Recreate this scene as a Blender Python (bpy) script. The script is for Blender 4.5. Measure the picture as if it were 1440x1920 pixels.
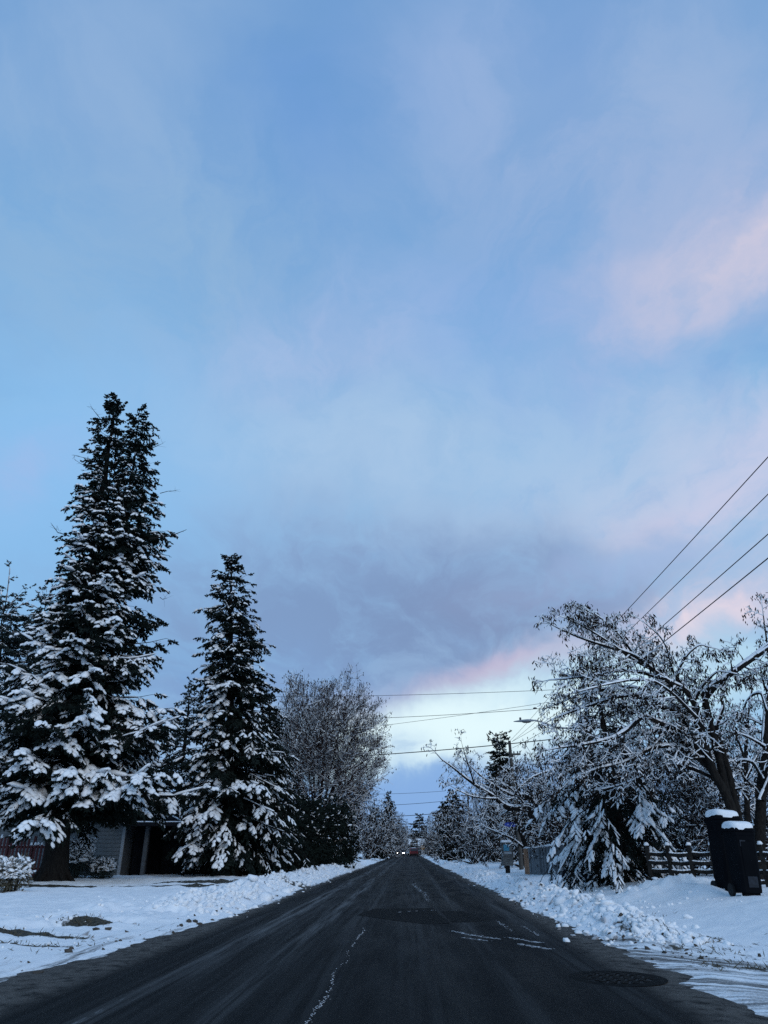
import bpy, math, random
import numpy as np

# ------------------------------------------------------------------ clear
for o in list(bpy.data.objects):
    bpy.data.objects.remove(o, do_unlink=True)
SC = bpy.context.scene
COL = SC.collection

# ------------------------------------------------------------------ camera
FPX = 1331.0                       # focal length in pixels of the 1440 x 1920 photograph
CAM_H = 1.3
PITCH = math.atan((1594 - 960) / FPX)
YAW = math.atan((768 - 720) / FPX / 1.109)
cam_d = bpy.data.cameras.new('camera')
cam_d.sensor_fit = 'VERTICAL'
cam_d.sensor_height = 36.0
cam_d.lens = FPX / 1920 * 36.0
cam_d.clip_start = 0.05
cam_d.clip_end = 6000
cam = bpy.data.objects.new('camera', cam_d)
COL.objects.link(cam)
cam.location = (0, 0, CAM_H)
cam.rotation_euler = (math.pi / 2 + PITCH, 0, YAW)
SC.camera = cam

CT, ST, CY, SY = math.cos(PITCH), math.sin(PITCH), math.cos(YAW), math.sin(YAW)


def ray(px, py):
    u = (px - 720) / FPX
    v = (py - 960) / FPX
    F = CT + v * ST
    U = ST - v * CT
    return np.array([u * CY - F * SY, u * SY + F * CY, U])


def W(px, py, Y):
    """world point seen at photograph pixel px, py and standing Y metres up the road"""
    d = ray(px, py)
    return d * (Y / d[1]) + np.array([0, 0, CAM_H])


def lin(r, g, b, k=1.0):
    f = lambda c: (c / 255 / 12.92 if c / 255 <= 0.04045 else ((c / 255 + 0.055) / 1.055) ** 2.4) * k
    return (f(r), f(g), f(b), 1.0)


# ------------------------------------------------------------------ sky
SUN_EL, SUN_AZ = math.radians(28), math.radians(150)      # sun behind cloud, over the right shoulder
SKY_STRENGTH = 0.1
world = bpy.data.worlds.new('World')
SC.world = world
world.use_nodes = True
NT = world.node_tree
NT.nodes.clear()


class Nodes:
    """small helper that adds nodes and links sockets"""
    def __init__(self, nt):
        self.nt = nt

    def put(self, sock, val):
        if hasattr(val, 'links') or isinstance(val, bpy.types.NodeSocket):
            self.nt.links.new(val, sock)
        elif val is not None:
            sock.default_value = val

    def math(self, op, a, b=None, c=None, clamp=False):
        n = self.nt.nodes.new('ShaderNodeMath')
        n.operation = op
        n.use_clamp = clamp
        self.put(n.inputs[0], a)
        if b is not None:
            self.put(n.inputs[1], b)
        if c is not None:
            self.put(n.inputs[2], c)
        return n.outputs[0]

    def vmath(self, op, a, b=None, out=0):
        n = self.nt.nodes.new('ShaderNodeVectorMath')
        n.operation = op
        self.put(n.inputs[0], a)
        if b is not None:
            if op == 'SCALE':
                self.put(n.inputs[3], b)
            else:
                self.put(n.inputs[1], b)
        return n.outputs['Value'] if op in ('DOT_PRODUCT', 'LENGTH') else n.outputs[0]

    def mix(self, fac, a, b, blend='MIX'):
        n = self.nt.nodes.new('ShaderNodeMix')
        n.data_type = 'RGBA'
        n.blend_type = blend
        self.put(n.inputs[0], fac)
        self.put(n.inputs[6], a)
        self.put(n.inputs[7], b)
        return n.outputs[2]

    def noise(self, vec, scale, detail=4, rough=0.55, dist=0.0, out=0):
        n = self.nt.nodes.new('ShaderNodeTexNoise')
        n.inputs['Scale'].default_value = scale
        n.inputs['Detail'].default_value = detail
        n.inputs['Roughness'].default_value = rough
        n.inputs['Distortion'].default_value = dist
        if vec is not None:
            self.nt.links.new(vec, n.inputs['Vector'])
        return n.outputs[out]

    def mrange(self, v, a, b, c=0.0, d=1.0, smooth=True):
        n = self.nt.nodes.new('ShaderNodeMapRange')
        n.interpolation_type = 'SMOOTHSTEP' if smooth else 'LINEAR'
        self.put(n.inputs[0], v)
        for i, x in enumerate((a, b, c, d)):
            n.inputs[i + 1].default_value = x
        return n.outputs[0]

    def mapping(self, vec, scale=(1, 1, 1), loc=(0, 0, 0)):
        n = self.nt.nodes.new('ShaderNodeMapping')
        self.nt.links.new(vec, n.inputs[0])
        n.inputs['Scale'].default_value = scale
        n.inputs['Location'].default_value = loc
        return n.outputs[0]


N = Nodes(NT)
tc = NT.nodes.new('ShaderNodeTexCoord')
D0 = N.vmath('NORMALIZE', tc.outputs['Generated'])
sky = NT.nodes.new('ShaderNodeTexSky')
sky.sky_type = 'NISHITA'
sky.sun_disc = False
sky.sun_elevation = SUN_EL
sky.sun_rotation = SUN_AZ
sky.altitude = 50
sky.air_density = 1.0
sky.dust_density = 0.6
sky.ozone_density = 2.0
K = 1.0 / SKY_STRENGTH
# clear sky: the atmosphere, seen through thin high cloud that evens it out
sep = NT.nodes.new('ShaderNodeSeparateXYZ')
NT.links.new(D0, sep.inputs[0])
elev = N.math('ARCSINE', sep.outputs[2])
ramp = NT.nodes.new('ShaderNodeValToRGB')
NT.links.new(N.math('DIVIDE', elev, math.pi / 2, clamp=True), ramp.inputs[0])
cr = ramp.color_ramp
cr.interpolation = 'B_SPLINE'
stops = [(0.0, (138, 182, 226)), (0.08, (138, 184, 228)), (0.2, (142, 194, 236)), (0.36, (134, 188, 232)),
         (0.5, (110, 166, 222)), (0.64, (98, 154, 212)), (1.0, (92, 146, 204))]
while len(cr.elements) < len(stops):
    cr.elements.new(0.5)
for e, (p, c) in zip(cr.elements, stops):
    e.position = p
    e.color = lin(*c)
veil = N.vmath('SCALE', ramp.outputs[0], K)
skycol = N.mix(0.90, sky.outputs[0], veil)

# soft billows that pull the cloud edges about
wob = N.noise(D0, 3.2, 5, 0.55, 0.4, out=1)
wob = N.vmath('SCALE', N.vmath('SUBTRACT', wob, (0.5, 0.5, 0.5)), 0.17)
wob2 = N.noise(D0, 11, 5, 0.6, 0.3, out=1)
wob2 = N.vmath('SCALE', N.vmath('SUBTRACT', wob2, (0.5, 0.5, 0.5)), 0.085)
D1 = N.vmath('ADD', N.vmath('ADD', D0, wob), wob2)
# cloud plane coordinates, so that the layer recedes to the horizon
zc = N.math('ADD', N.math('ABSOLUTE', sep.outputs[2]), 0.22)
plane = N.vmath('DIVIDE', D1, None)
comb = NT.nodes.new('ShaderNodeCombineXYZ')
for i in range(3):
    NT.links.new(zc, comb.inputs[i])
NT.links.new(comb.outputs[0], plane.node.inputs[1])
n_big = N.noise(N.mapping(plane, (1, 1, 0.3), (3.1, 1.7, 0)), 1.1, 5, 0.52, 0.3)
n_fine = N.noise(N.mapping(plane, (1, 1, 0.3), (7.3, 4.2, 0)), 2.6, 6, 0.55, 0.2)
thin = N.mrange(n_big, 0.38, 0.64, 0.0, 0.75)
skycol = N.mix(thin, skycol, lin(160, 188, 222, K))
breaks = N.mrange(n_fine, 0.52, 0.72, 0.0, 0.45)
skycol = N.mix(breaks, skycol, lin(92, 148, 212, K))
n_wisp = N.noise(N.mapping(plane, (1.6, 1, 0.3), (1.3, 9.2, 0)), 3.4, 7, 0.62, 0.5)
patch = N.mrange(n_wisp, 0.34, 0.64, 0.45, 1.2)


def cloud(px, py, sx, sy, rot, color, alpha, hard=1.0, mod=True):
    """a cloud bank that stands in the direction of a photograph pixel; sx, sy are its half sizes in pixels"""
    global skycol
    c = ray(px, py)
    c = c / np.linalg.norm(c)
    a = ray(px + 10, py) - ray(px - 10, py)
    b = np.cross(c, a)
    a = np.cross(b, c)
    a /= np.linalg.norm(a)
    b /= np.linalg.norm(b)
    r = math.radians(rot)
    a2 = a * math.cos(r) - b * math.sin(r)
    b2 = a * math.sin(r) + b * math.cos(r)
    zc_ = math.hypot(1, math.hypot((px - 720) / FPX, (py - 960) / FPX))
    ka, kb = FPX * zc_ / sx, FPX * zc_ / sy
    dc = N.math('MAXIMUM', N.vmath('DOT_PRODUCT', D1, tuple(c)), 0.05)
    pa = N.math('DIVIDE', N.vmath('DOT_PRODUCT', D1, tuple(a2 * ka)), dc)
    pb = N.math('DIVIDE', N.vmath('DOT_PRODUCT', D1, tuple(b2 * kb)), dc)
    q = N.math('ADD', N.math('MULTIPLY', pa, pa), N.math('MULTIPLY', pb, pb))
    if hard != 1.0:
        q = N.math('POWER', q, hard)
    m = N.math('EXPONENT', N.math('MULTIPLY', q, -1.0))
    if mod:
        m = N.math('MULTIPLY', m, patch)
    m = N.math('MULTIPLY', m, alpha, clamp=True)
    skycol = N.mix(m, skycol, lin(*color, K))


# the overcast as it lies: high lavender veils, pink lit edges to the right, a slate bank ahead, a bright gap under it
cloud(230, 240, 300, 190, -20, (150, 180, 220), 0.6)
cloud(900, 200, 360, 190, 20, (150, 178, 222), 0.65)
cloud(1250, 190, 300, 200, 0, (152, 180, 218), 0.7)
cloud(570, 270, 130, 210, 10, (88, 144, 214), 0.6)
cloud(1060, 150, 70, 130, 20, (96, 148, 214), 0.4)
cloud(300, 500, 520, 260, 0, (144, 180, 216), 0.7)
cloud(1010, 640, 260, 150, 0, (118, 166, 228), 0.6)
cloud(610, 650, 260, 100, 8, (168, 188, 228), 0.7)
cloud(640, 640, 90, 45, 0, (182, 194, 228), 0.35)
cloud(1330, 500, 290, 100, 30, (198, 198, 224), 0.75)
cloud(1400, 450, 190, 70, 33, (234, 216, 224), 0.95)
cloud(1190, 420, 330, 200, 0, (164, 184, 220), 0.6)
cloud(1190, 740, 90, 50, 0, (172, 192, 226), 0.5)
cloud(1270, 940, 280, 170, 10, (202, 208, 230), 0.85)
cloud(1390, 860, 180, 90, 30, (210, 206, 232), 0.65)
cloud(1300, 960, 110, 40, 20, (216, 206, 230), 0.5)
cloud(720, 860, 640, 170, 0, (168, 198, 230), 0.75)
cloud(330, 1080, 260, 120, 0, (142, 184, 228), 0.6)
cloud(110, 900, 330, 290, 0, (138, 192, 240), 0.8, mod=False)
cloud(50, 870, 110, 60, 0, (164, 188, 232), 0.5)
cloud(780, 1070, 400, 90, -4, (138, 164, 204), 0.85)
cloud(620, 1190, 520, 150, 0, (128, 158, 200), 0.95)
cloud(930, 1150, 300, 110, 5, (124, 148, 188), 0.8)
cloud(1010, 1120, 160, 50, 5, (140, 152, 188), 0.5)
cloud(540, 1290, 360, 60, 0, (128, 162, 208), 0.75)
cloud(1340, 1150, 220, 50, 18, (226, 214, 228), 0.9)
cloud(1180, 1060, 200, 40, 12, (160, 186, 226), 0.6)
cloud(940, 1245, 190, 28, 8, (190, 174, 204), 0.95, mod=False)
cloud(700, 1320, 90, 34, 0, (186, 188, 216), 0.7)
cloud(1230, 1290, 380, 75, 5, (198, 232, 248), 0.95, mod=False)
cloud(850, 1362, 290, 80, 3, (228, 250, 255), 1.0, 2.0, mod=False)
cloud(750, 1385, 55, 30, -10, (150, 186, 226), 0.6)
cloud(1000, 1310, 90, 20, 5, (196, 226, 244), 0.6)
cloud(760, 1515, 900, 78, 0, (134, 174, 226), 0.97, 3.0, mod=False)

bg = NT.nodes.new('ShaderNodeBackground')
NT.links.new(skycol, bg.inputs[0])
bg.inputs[1].default_value = SKY_STRENGTH
wo = NT.nodes.new('ShaderNodeOutputWorld')
NT.links.new(bg.outputs[0], wo.inputs[0])

# ------------------------------------------------------------------ sun behind cloud
sun_d = bpy.data.lights.new('sun', 'SUN')
sun_d.energy = 1.0
sun_d.angle = math.radians(40)
sun_d.color = (1.0, 0.985, 0.975)
sun = bpy.data.objects.new('sun', sun_d)
COL.objects.link(sun)
sun.location = (60, 10, 60)
sun.rotation_euler = (math.pi / 2 - SUN_EL, 0, math.pi - SUN_AZ)

SC.view_settings.view_transform = 'Standard'
SC.view_settings.look = 'None'
SC.view_settings.exposure = 0.0
SC.view_settings.gamma = 1.0
SC.view_settings.use_curve_mapping = False
SC.render.engine = 'CYCLES'
SC.cycles.max_bounces = 5
SC.cycles.diffuse_bounces = 3
SC.cycles.glossy_bounces = 2
SC.cycles.transparent_max_bounces = 4
SC.cycles.use_denoising = False

# ------------------------------------------------------------------ materials
MATS = {}


def material(name, base, rough=0.8, spec=0.3, var=None, vscale=8.0, vstretch=(1, 1, 1), bump=0.0, bscale=40.0,
             coord='Object', emit=None, metal=0.0):
    m = bpy.data.materials.new(name)
    m.use_nodes = True
    nt = m.node_tree
    bs = nt.nodes['Principled BSDF']
    n = Nodes(nt)
    t = nt.nodes.new('ShaderNodeTexCoord')
    v = t.outputs[coord]
    if var is not None:
        f = n.noise(n.mapping(v, vstretch), vscale, 5, 0.6)
        f = n.mrange(f, 0.35, 0.65)
        c = n.mix(f, (*base, 1), (*var, 1))
        nt.links.new(c, bs.inputs['Base Color'])
    else:
        bs.inputs['Base Color'].default_value = (*base, 1)
    bs.inputs['Roughness'].default_value = rough
    bs.inputs['Specular IOR Level'].default_value = spec
    bs.inputs['Metallic'].default_value = metal
    if bump:
        b = nt.nodes.new('ShaderNodeBump')
        b.inputs['Strength'].default_value = bump
        b.inputs['Distance'].default_value = 0.02
        nt.links.new(n.noise(n.mapping(v, vstretch), bscale, 4, 0.6), b.inputs['Height'])
        nt.links.new(b.outputs[0], bs.inputs['Normal'])
    if emit:
        bs.inputs['Emission Color'].default_value = (*emit[0], 1)
        bs.inputs['Emission Strength'].default_value = emit[1]
    MATS[name] = m
    return m


M_SNOW = material('snow', (0.80, 0.82, 0.85), 0.55, 0.2, (0.86, 0.87, 0.88), 6, bump=0.35, bscale=25)
M_BARK = material('bark', (0.011, 0.010, 0.010), 0.95, 0.04, (0.022, 0.020, 0.018), 6, (4, 4, 1), 0.6, 18)
M_BARK2 = material('twig_bark', (0.016, 0.014, 0.014), 0.9, 0.05, (0.026, 0.022, 0.021), 4)
M_BARK3 = material('reddish_twig_bark', (0.018, 0.013, 0.014), 0.9, 0.05, (0.028, 0.020, 0.020), 4)
M_NEEDLE = material('spruce_needles', (0.007, 0.011, 0.010), 0.9, 0.05, (0.015, 0.022, 0.019), 1.3)
M_NEEDLE2 = material('grey_green_needles', (0.018, 0.028, 0.027), 0.85, 0.1, (0.032, 0.045, 0.042), 1.3)
M_POD = material('dry_leaves', (0.012, 0.010, 0.009), 0.85, 0.06, (0.026, 0.019, 0.016), 2)
M_POD2 = material('russet_dry_leaves', (0.022, 0.014, 0.014), 0.85, 0.06, (0.036, 0.022, 0.021), 1)
M_SIDING = material('grey_siding', (0.13, 0.14, 0.145), 0.75, 0.1, (0.17, 0.18, 0.185), 3, (1, 1, 6))
M_TRIM = material('corner_trim', (0.27, 0.29, 0.31), 0.6, 0.2, (0.31, 0.33, 0.35), 4)
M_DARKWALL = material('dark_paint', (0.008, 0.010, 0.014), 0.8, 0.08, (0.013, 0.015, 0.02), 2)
M_POST = material('grey_post_paint', (0.07, 0.08, 0.09), 0.7, 0.2, (0.09, 0.10, 0.11), 3)
M_PICKET = material('red_brown_picket', (0.085, 0.028, 0.030), 0.8, 0.2, (0.11, 0.04, 0.04), 5, (3, 3, 1))
M_WOOD = material('weathered_wood', (0.014, 0.0135, 0.013), 0.9, 0.06, (0.028, 0.026, 0.024), 5, (1, 1, 1), 0.4, 12)
M_ORANGE = material('cedar_board', (0.30, 0.15, 0.085), 0.75, 0.2, (0.36, 0.19, 0.11), 6, (3, 3, 0.6), 0.3, 10)
M_GREYBOARD = material('grey_board', (0.12, 0.135, 0.15), 0.8, 0.2, (0.17, 0.185, 0.20), 6, (4, 4, 0.6), 0.3, 10)
M_BIN = material('bin_plastic', (0.0035, 0.0043, 0.006), 0.85, 0.04, (0.005, 0.006, 0.008), 2)
M_RUBBER = material('black_rubber', (0.012, 0.012, 0.013), 0.8, 0.2)
M_LABEL = material('faded_label', (0.018, 0.024, 0.034), 0.6, 0.2, (0.010, 0.014, 0.02), 14)
M_POLE = material('pole_wood', (0.06, 0.055, 0.05), 0.9, 0.1, (0.09, 0.085, 0.078), 4, (5, 5, 0.5), 0.4, 12)
M_METAL = material('galvanised_metal', (0.30, 0.31, 0.32), 0.5, 0.4, (0.36, 0.37, 0.38), 5, metal=0.6)
M_WIRE = material('wire', (0.02, 0.02, 0.022), 0.6, 0.2)
M_CERAMIC = material('insulator', (0.05, 0.05, 0.055), 0.3, 0.5)
M_BLUE = material('blue_sign', (0.012, 0.04, 0.28), 0.5, 0.4)
M_SIGNLIGHT = material('pale_sign_print', (0.30, 0.38, 0.55), 0.5, 0.3)
M_CYAN = material('pale_blue_panel', (0.06, 0.26, 0.38), 0.5, 0.3, (0.05, 0.20, 0.30), 9)
M_BOX = material('notice_box', (0.15, 0.15, 0.145), 0.7, 0.2, (0.06, 0.06, 0.06), 3.5, (1, 1, 5))
M_YELLOW = material('orange_yellow_sign', (0.42, 0.20, 0.03), 0.5, 0.3)
M_CARRED = material('dark_red_car_paint', (0.13, 0.012, 0.016), 0.35, 0.5)
M_CARDARK = material('dark_car_paint', (0.02, 0.021, 0.026), 0.35, 0.5)
M_GLASS = material('car_glass', (0.015, 0.018, 0.022), 0.1, 0.6)
M_HEAD = material('lit_headlight', (0.9, 0.9, 0.85), 0.3, 0.5, emit=((1.0, 0.97, 0.9), 25.0))
M_TAIL = material('tail_light', (0.25, 0.01, 0.01), 0.3, 0.5)
M_HOUSE = material('pale_house_paint', (0.30, 0.31, 0.33), 0.7, 0.2, (0.35, 0.36, 0.37), 2)
M_TAN = material('tan_shed_paint', (0.20, 0.14, 0.11), 0.8, 0.2, (0.24, 0.17, 0.13), 3)
M_DIRT = material('dirt', (0.05, 0.044, 0.038), 0.95, 0.05, (0.09, 0.08, 0.07), 9)
M_DRYGRASS = material('dry_grass', (0.07, 0.062, 0.045), 0.9, 0.05, (0.10, 0.09, 0.06), 5)
M_DIRTYSNOW = material('dirty_snow', (0.28, 0.28, 0.29), 0.75, 0.1, (0.55, 0.57, 0.60), 7, bump=0.4, bscale=30)
M_PATCH = material('fresh_asphalt_patch', (0.006, 0.0065, 0.007), 0.85, 0.05, (0.010, 0.0105, 0.011), 6, bump=0.5, bscale=60)
M_IRON = material('cast_iron', (0.007, 0.0075, 0.008), 0.8, 0.08, (0.014, 0.0145, 0.015), 12, bump=0.4, bscale=40)


# ------------------------------------------------------------------ value noise in numpy
def _hash(ix, iy, seed):
    h = (ix.astype(np.int64) * 374761393 + iy.astype(np.int64) * 668265263 + seed * 982451653) & 0x7fffffff
    h = ((h ^ (h >> 13)) * 1274126177) & 0x7fffffff
    h = h ^ (h >> 16)
    return (h & 0xffff) / 65535.0


def vnoise(x, y, seed=0):
    ix, iy = np.floor(x), np.floor(y)
    fx, fy = x - ix, y - iy
    fx, fy = fx * fx * fx * (fx * (fx * 6 - 15) + 10), fy * fy * fy * (fy * (fy * 6 - 15) + 10)
    a, b = _hash(ix, iy, seed), _hash(ix + 1, iy, seed)
    c, d = _hash(ix, iy + 1, seed), _hash(ix + 1, iy + 1, seed)
    return (a + (b - a) * fx) * (1 - fy) + (c + (d - c) * fx) * fy


def fbm(x, y, seed=0, octv=4, gain=0.5):
    s, a, t = 0.0, 1.0, 0.0
    for i in range(octv):
        s = s + a * vnoise(x * 2 ** i + 17.3 * i, y * 2 ** i + 9.1 * i, seed + i)
        t += a
        a *= gain
    return s / t


def ss(a, b, x):
    t = np.clip((x - a) / (b - a), 0, 1)
    return t * t * (3 - 2 * t)


# ------------------------------------------------------------------ the lie of the land
def edge_left(y):
    return -3.95 - 0.75 * np.exp(-((y - 7.5) / 5.5) ** 2) + 0.25 * (vnoise(y * 0.35, y * 0, 3) - 0.5)


def edge_right(y):
    return 2.95 + 0.25 * (vnoise(y * 0.35, y * 0, 5) - 0.5) - 0.15 * ss(40, 90, y)


def road_z(x):
    return -0.0022 * (x + 0.5) ** 2


def ground(x, y):
    """height of the snow (or whatever lies on top) at x, y"""
    x, y = np.asarray(x, float), np.asarray(y, float)
    dl = edge_left(y) - x
    dr = x - edge_right(y)
    d = np.maximum(dl, dr)
    big = fbm(x * 0.35, y * 0.35, 11, 3)
    med = fbm(x * 1.3, y * 1.3, 23, 4)
    fine = fbm(x * 5, y * 5, 37, 3)
    chop = fbm(x * 2.6, y * 2.6, 51, 4, 0.65)
    thin = -0.02 + 0.06 * ss(-0.12, 0.5, d + 0.7 * (med - 0.5) + 0.2 * (fine - 0.5))
    # left: ploughed ridge from about 16 m on, flat lawn behind it
    aL = ss(13, 21, y) * (1 - 0.55 * ss(50, 110, y))
    ridL = np.exp(-((dl - 1.25) / 0.75) ** 2) * (0.10 + 0.75 * np.clip(chop - 0.28, 0, 1)) * aL
    ridL += np.exp(-((dl - 2.6) / 0.9) ** 2) * 0.45 * np.clip(med - 0.40, 0, 1) * ss(10, 16, y)
    zL = thin + ridL + 0.13 * ss(0.6, 4.0, dl) + 0.16 * (big - 0.5) * ss(0.5, 3, dl) + 0.10 * (chop - 0.5) * ss(0.8, 2.5, dl)
    # right: ridge from 12 m on, yard rising to the bins
    aR = ss(11.0, 15.0, y) * (1 - 0.5 * ss(60, 120, y))
    ridR = np.exp(-((dr - 0.95) / 0.55) ** 2) * (0.10 + 0.62 * np.clip(chop - 0.27, 0, 1)) * aR
    yard = 0.40 * ss(1.5, 4.6, dr) * (1 - 0.45 * ss(26, 46, y)) * ss(3.0, 14, y)
    mound = np.exp(-(((x - 6.6) / 1.5) ** 2 + ((y - 21.0) / 1.0) ** 2)) * (0.22 + 0.65 * np.clip(chop - 0.3, 0, 1))
    mound += np.exp(-(((x - 6.9) / 0.42) ** 2 + ((y - 19.2) / 0.5) ** 2)) * 0.20
    zR = thin + ridR + yard + mound + 0.07 * (big - 0.5) * ss(0.5, 3, dr)
    z = np.where(x < -0.5, zL, zR)
    z = z + 0.035 * (fine - 0.5) * ss(0.15, 1.0, d) + 0.05 * (med - 0.5) * ss(0.5, 2, d)
    far = ss(200, 500, np.hypot(x, y))
    z = z * (1 - 0.5 * far)
    under = road_z(x) - 0.06
    return np.where(d < -0.6, under, z + road_z(np.clip(x, -5, 4)) * ss(-0.6, 0.2, -d * 0 + 0.2))


def gz(x, y):
    return float(ground(np.array([x]), np.array([y]))[0])


# ------------------------------------------------------------------ mesh building
class MB:
    """collects vertices and faces; build() links them as one mesh object"""
    def __init__(self):
        self.v, self.t, self.q, self.n = [], [], [], 0

    def add(self, verts, tris=None, quads=None):
        verts = np.asarray(verts, float).reshape(-1, 3)
        if tris is not None and len(tris):
            self.t.append(np.asarray(tris, np.int64).reshape(-1, 3) + self.n)
        if quads is not None and len(quads):
            self.q.append(np.asarray(quads, np.int64).reshape(-1, 4) + self.n)
        self.v.append(verts)
        self.n += len(verts)
        return self

    def mesh(self, name, mat, smooth=False):
        v = np.concatenate(self.v) if self.v else np.zeros((0, 3))
        t = np.concatenate(self.t) if self.t else np.zeros((0, 3), np.int64)
        q = np.concatenate(self.q) if self.q else np.zeros((0, 4), np.int64)
        me = bpy.data.meshes.new(name)
        me.vertices.add(len(v))
        me.vertices.foreach_set('co', v.astype(np.float32).ravel())
        loops = np.concatenate([t.ravel(), q.ravel()]).astype(np.int32)
        me.loops.add(len(loops))
        me.loops.foreach_set('vertex_index', loops)
        starts = np.concatenate([np.arange(len(t)) * 3, len(t) * 3 + np.arange(len(q)) * 4]).astype(np.int32)
        me.polygons.add(len(starts))
        me.polygons.foreach_set('loop_start', starts)
        me.polygons.foreach_set('use_smooth', np.full(len(starts), smooth, bool))
        me.update(calc_edges=True)
        me.materials.append(mat)
        return me

    def build(self, name, mat, parent=None, smooth=False):
        return link(name, self.mesh(name, mat, smooth), parent)

    # ---- shapes
    def box(self, c, s, rz=0.0, bevel=0.0, taper=1.0, tilt=(0, 0)):
        """box of centre c and full size s; taper scales the bottom"""
        hx, hy, hz = s[0] / 2, s[1] / 2, s[2] / 2
        if bevel > 0:
            b = min(bevel, hx * .9, hy * .9, hz * .9)
            prof = [(-hz, -b), (-hz + b, 0), (hz - b, 0), (hz, -b)]
            ring = []
            for zz, ins in prof:
                k = taper + (1 - taper) * (zz + hz) / (2 * hz)
                X, Y_ = hx * k + ins, hy * k + ins
                o = b * 0.7
                ring += [(X, Y_ - o, zz), (X - o, Y_, zz), (-X + o, Y_, zz), (-X, Y_ - o, zz),
                         (-X, -Y_ + o, zz), (-X + o, -Y_, zz), (X - o, -Y_, zz), (X, -Y_ + o, zz)]
            v = np.array(ring)
            q = []
            for r in range(3):
                for i in range(8):
                    j = (i + 1) % 8
                    q.append((r * 8 + i, r * 8 + j, r * 8 + 8 + j, r * 8 + 8 + i))
            q += [(7, 6, 1, 0), (6, 5, 2, 1), (5, 4, 3, 2)]
            q += [(24, 25, 30, 31), (25, 26, 29, 30), (26, 27, 28, 29)]
        else:
            v = []
            for zz in (-hz, hz):
                k = taper if zz < 0 else 1.0
                v += [(hx * k, hy * k, zz), (-hx * k, hy * k, zz), (-hx * k, -hy * k, zz), (hx * k, -hy * k, zz)]
            v = np.array(v)
            q = [(3, 2, 1, 0), (4, 5, 6, 7), (0, 1, 5, 4), (1, 2, 6, 5), (2, 3, 7, 6), (3, 0, 4, 7)]
        v = v.astype(float)
        v[:, 0] += tilt[0] * v[:, 2]
        v[:, 1] += tilt[1] * v[:, 2]
        cs, sn = math.cos(rz), math.sin(rz)
        v = np.stack([v[:, 0] * cs - v[:, 1] * sn, v[:, 0] * sn + v[:, 1] * cs, v[:, 2]], 1) + np.asarray(c, float)
        return self.add(v, quads=q)

    def tube(self, pts, rad, sides=8, cap=True):
        pts = np.asarray(pts, float)
        n = len(pts)
        rad = np.broadcast_to(np.asarray(rad, float), (n,))
        tan = np.gradient(pts, axis=0)
        tan /= np.linalg.norm(tan, axis=1)[:, None] + 1e-9
        ref = np.array([0.0, 0.0, 1.0]) if abs(tan[:, 2]).mean() < 0.8 else np.array([1.0, 0.0, 0.0])
        a = np.cross(tan, ref)
        a /= np.linalg.norm(a, axis=1)[:, None] + 1e-9
        b = np.cross(tan, a)
        th = np.arange(sides) / sides * 2 * math.pi
        v = pts[:, None] + rad[:, None, None] * (a[:, None] * np.cos(th)[None, :, None] + b[:, None] * np.sin(th)[None, :, None])
        i = np.arange(n - 1)[:, None] * sides
        k = np.arange(sides)[None]
        k2 = (k + 1) % sides
        q = np.stack([i + k, i + k2, i + sides + k2, i + sides + k], -1).reshape(-1, 4)
        v = v.reshape(-1, 3)
        tris = []
        if cap:
            v = np.concatenate([v, pts[:1], pts[-1:]])
            m = n * sides
            for s in range(sides):
                tris += [(m, s, (s + 1) % sides), (m + 1, (n - 1) * sides + (s + 1) % sides, (n - 1) * sides + s)]
        return self.add(v, tris, q)

    def segs(self, A, B, ra, rb, sides=4):
        """many straight tapered prisms at once"""
        A, B = np.asarray(A, float), np.asarray(B, float)
        if len(A) == 0:
            return self
        t = B - A
        t /= np.linalg.norm(t, axis=1)[:, None] + 1e-9
        ref = np.where(np.abs(t[:, 2:3]) < 0.8, np.array([[0, 0, 1.0]]), np.array([[1.0, 0, 0]]))
        a = np.cross(t, ref)
        a /= np.linalg.norm(a, axis=1)[:, None] + 1e-9
        b = np.cross(t, a)
        th = np.arange(sides) / sides * 2 * math.pi
        off = a[:, None] * np.cos(th)[None, :, None] + b[:, None] * np.sin(th)[None, :, None]
        v0 = A[:, None] + off * np.asarray(ra)[:, None, None]
        v1 = B[:, None] + off * np.asarray(rb)[:, None, None]
        v = np.concatenate([v0, v1], 1).reshape(-1, 3)
        k = np.arange(sides)
        k2 = (k + 1) % sides
        base = np.stack([k, k2, sides + k2, sides + k], 1)
        q = (np.arange(len(A))[:, None, None] * 2 * sides + base[None]).reshape(-1, 4)
        return self.add(v, quads=q)

    def snow_segs(self, A, B, w, h, lift):
        """ridge of snow along the top of straight segments"""
        A, B = np.asarray(A, float), np.asarray(B, float)
        if len(A) == 0:
            return self
        t = B - A
        side = np.cross(t, np.array([0, 0, 1.0]))
        side /= np.linalg.norm(side, axis=1)[:, None] + 1e-9
        up = np.cross(side, t)
        up /= np.linalg.norm(up, axis=1)[:, None] + 1e-9
        prof = [(-1, -0.25), (-0.75, 0.6), (0, 1.0), (0.75, 0.6), (1, -0.25)]
        cols = []
        for P in (A, B):
            for s, u in prof:
                cols.append(P + up * lift[:, None] + side * (s * w)[:, None] + up * (u * h)[:, None])
        v = np.stack(cols, 1).reshape(-1, 3)
        base = np.array([(i, i + 1, i + 6, i + 5) for i in range(4)] + [(4, 0, 5, 9)])
        q = (np.arange(len(A))[:, None, None] * 10 + base[None]).reshape(-1, 4)
        return self.add(v, quads=q)

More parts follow.
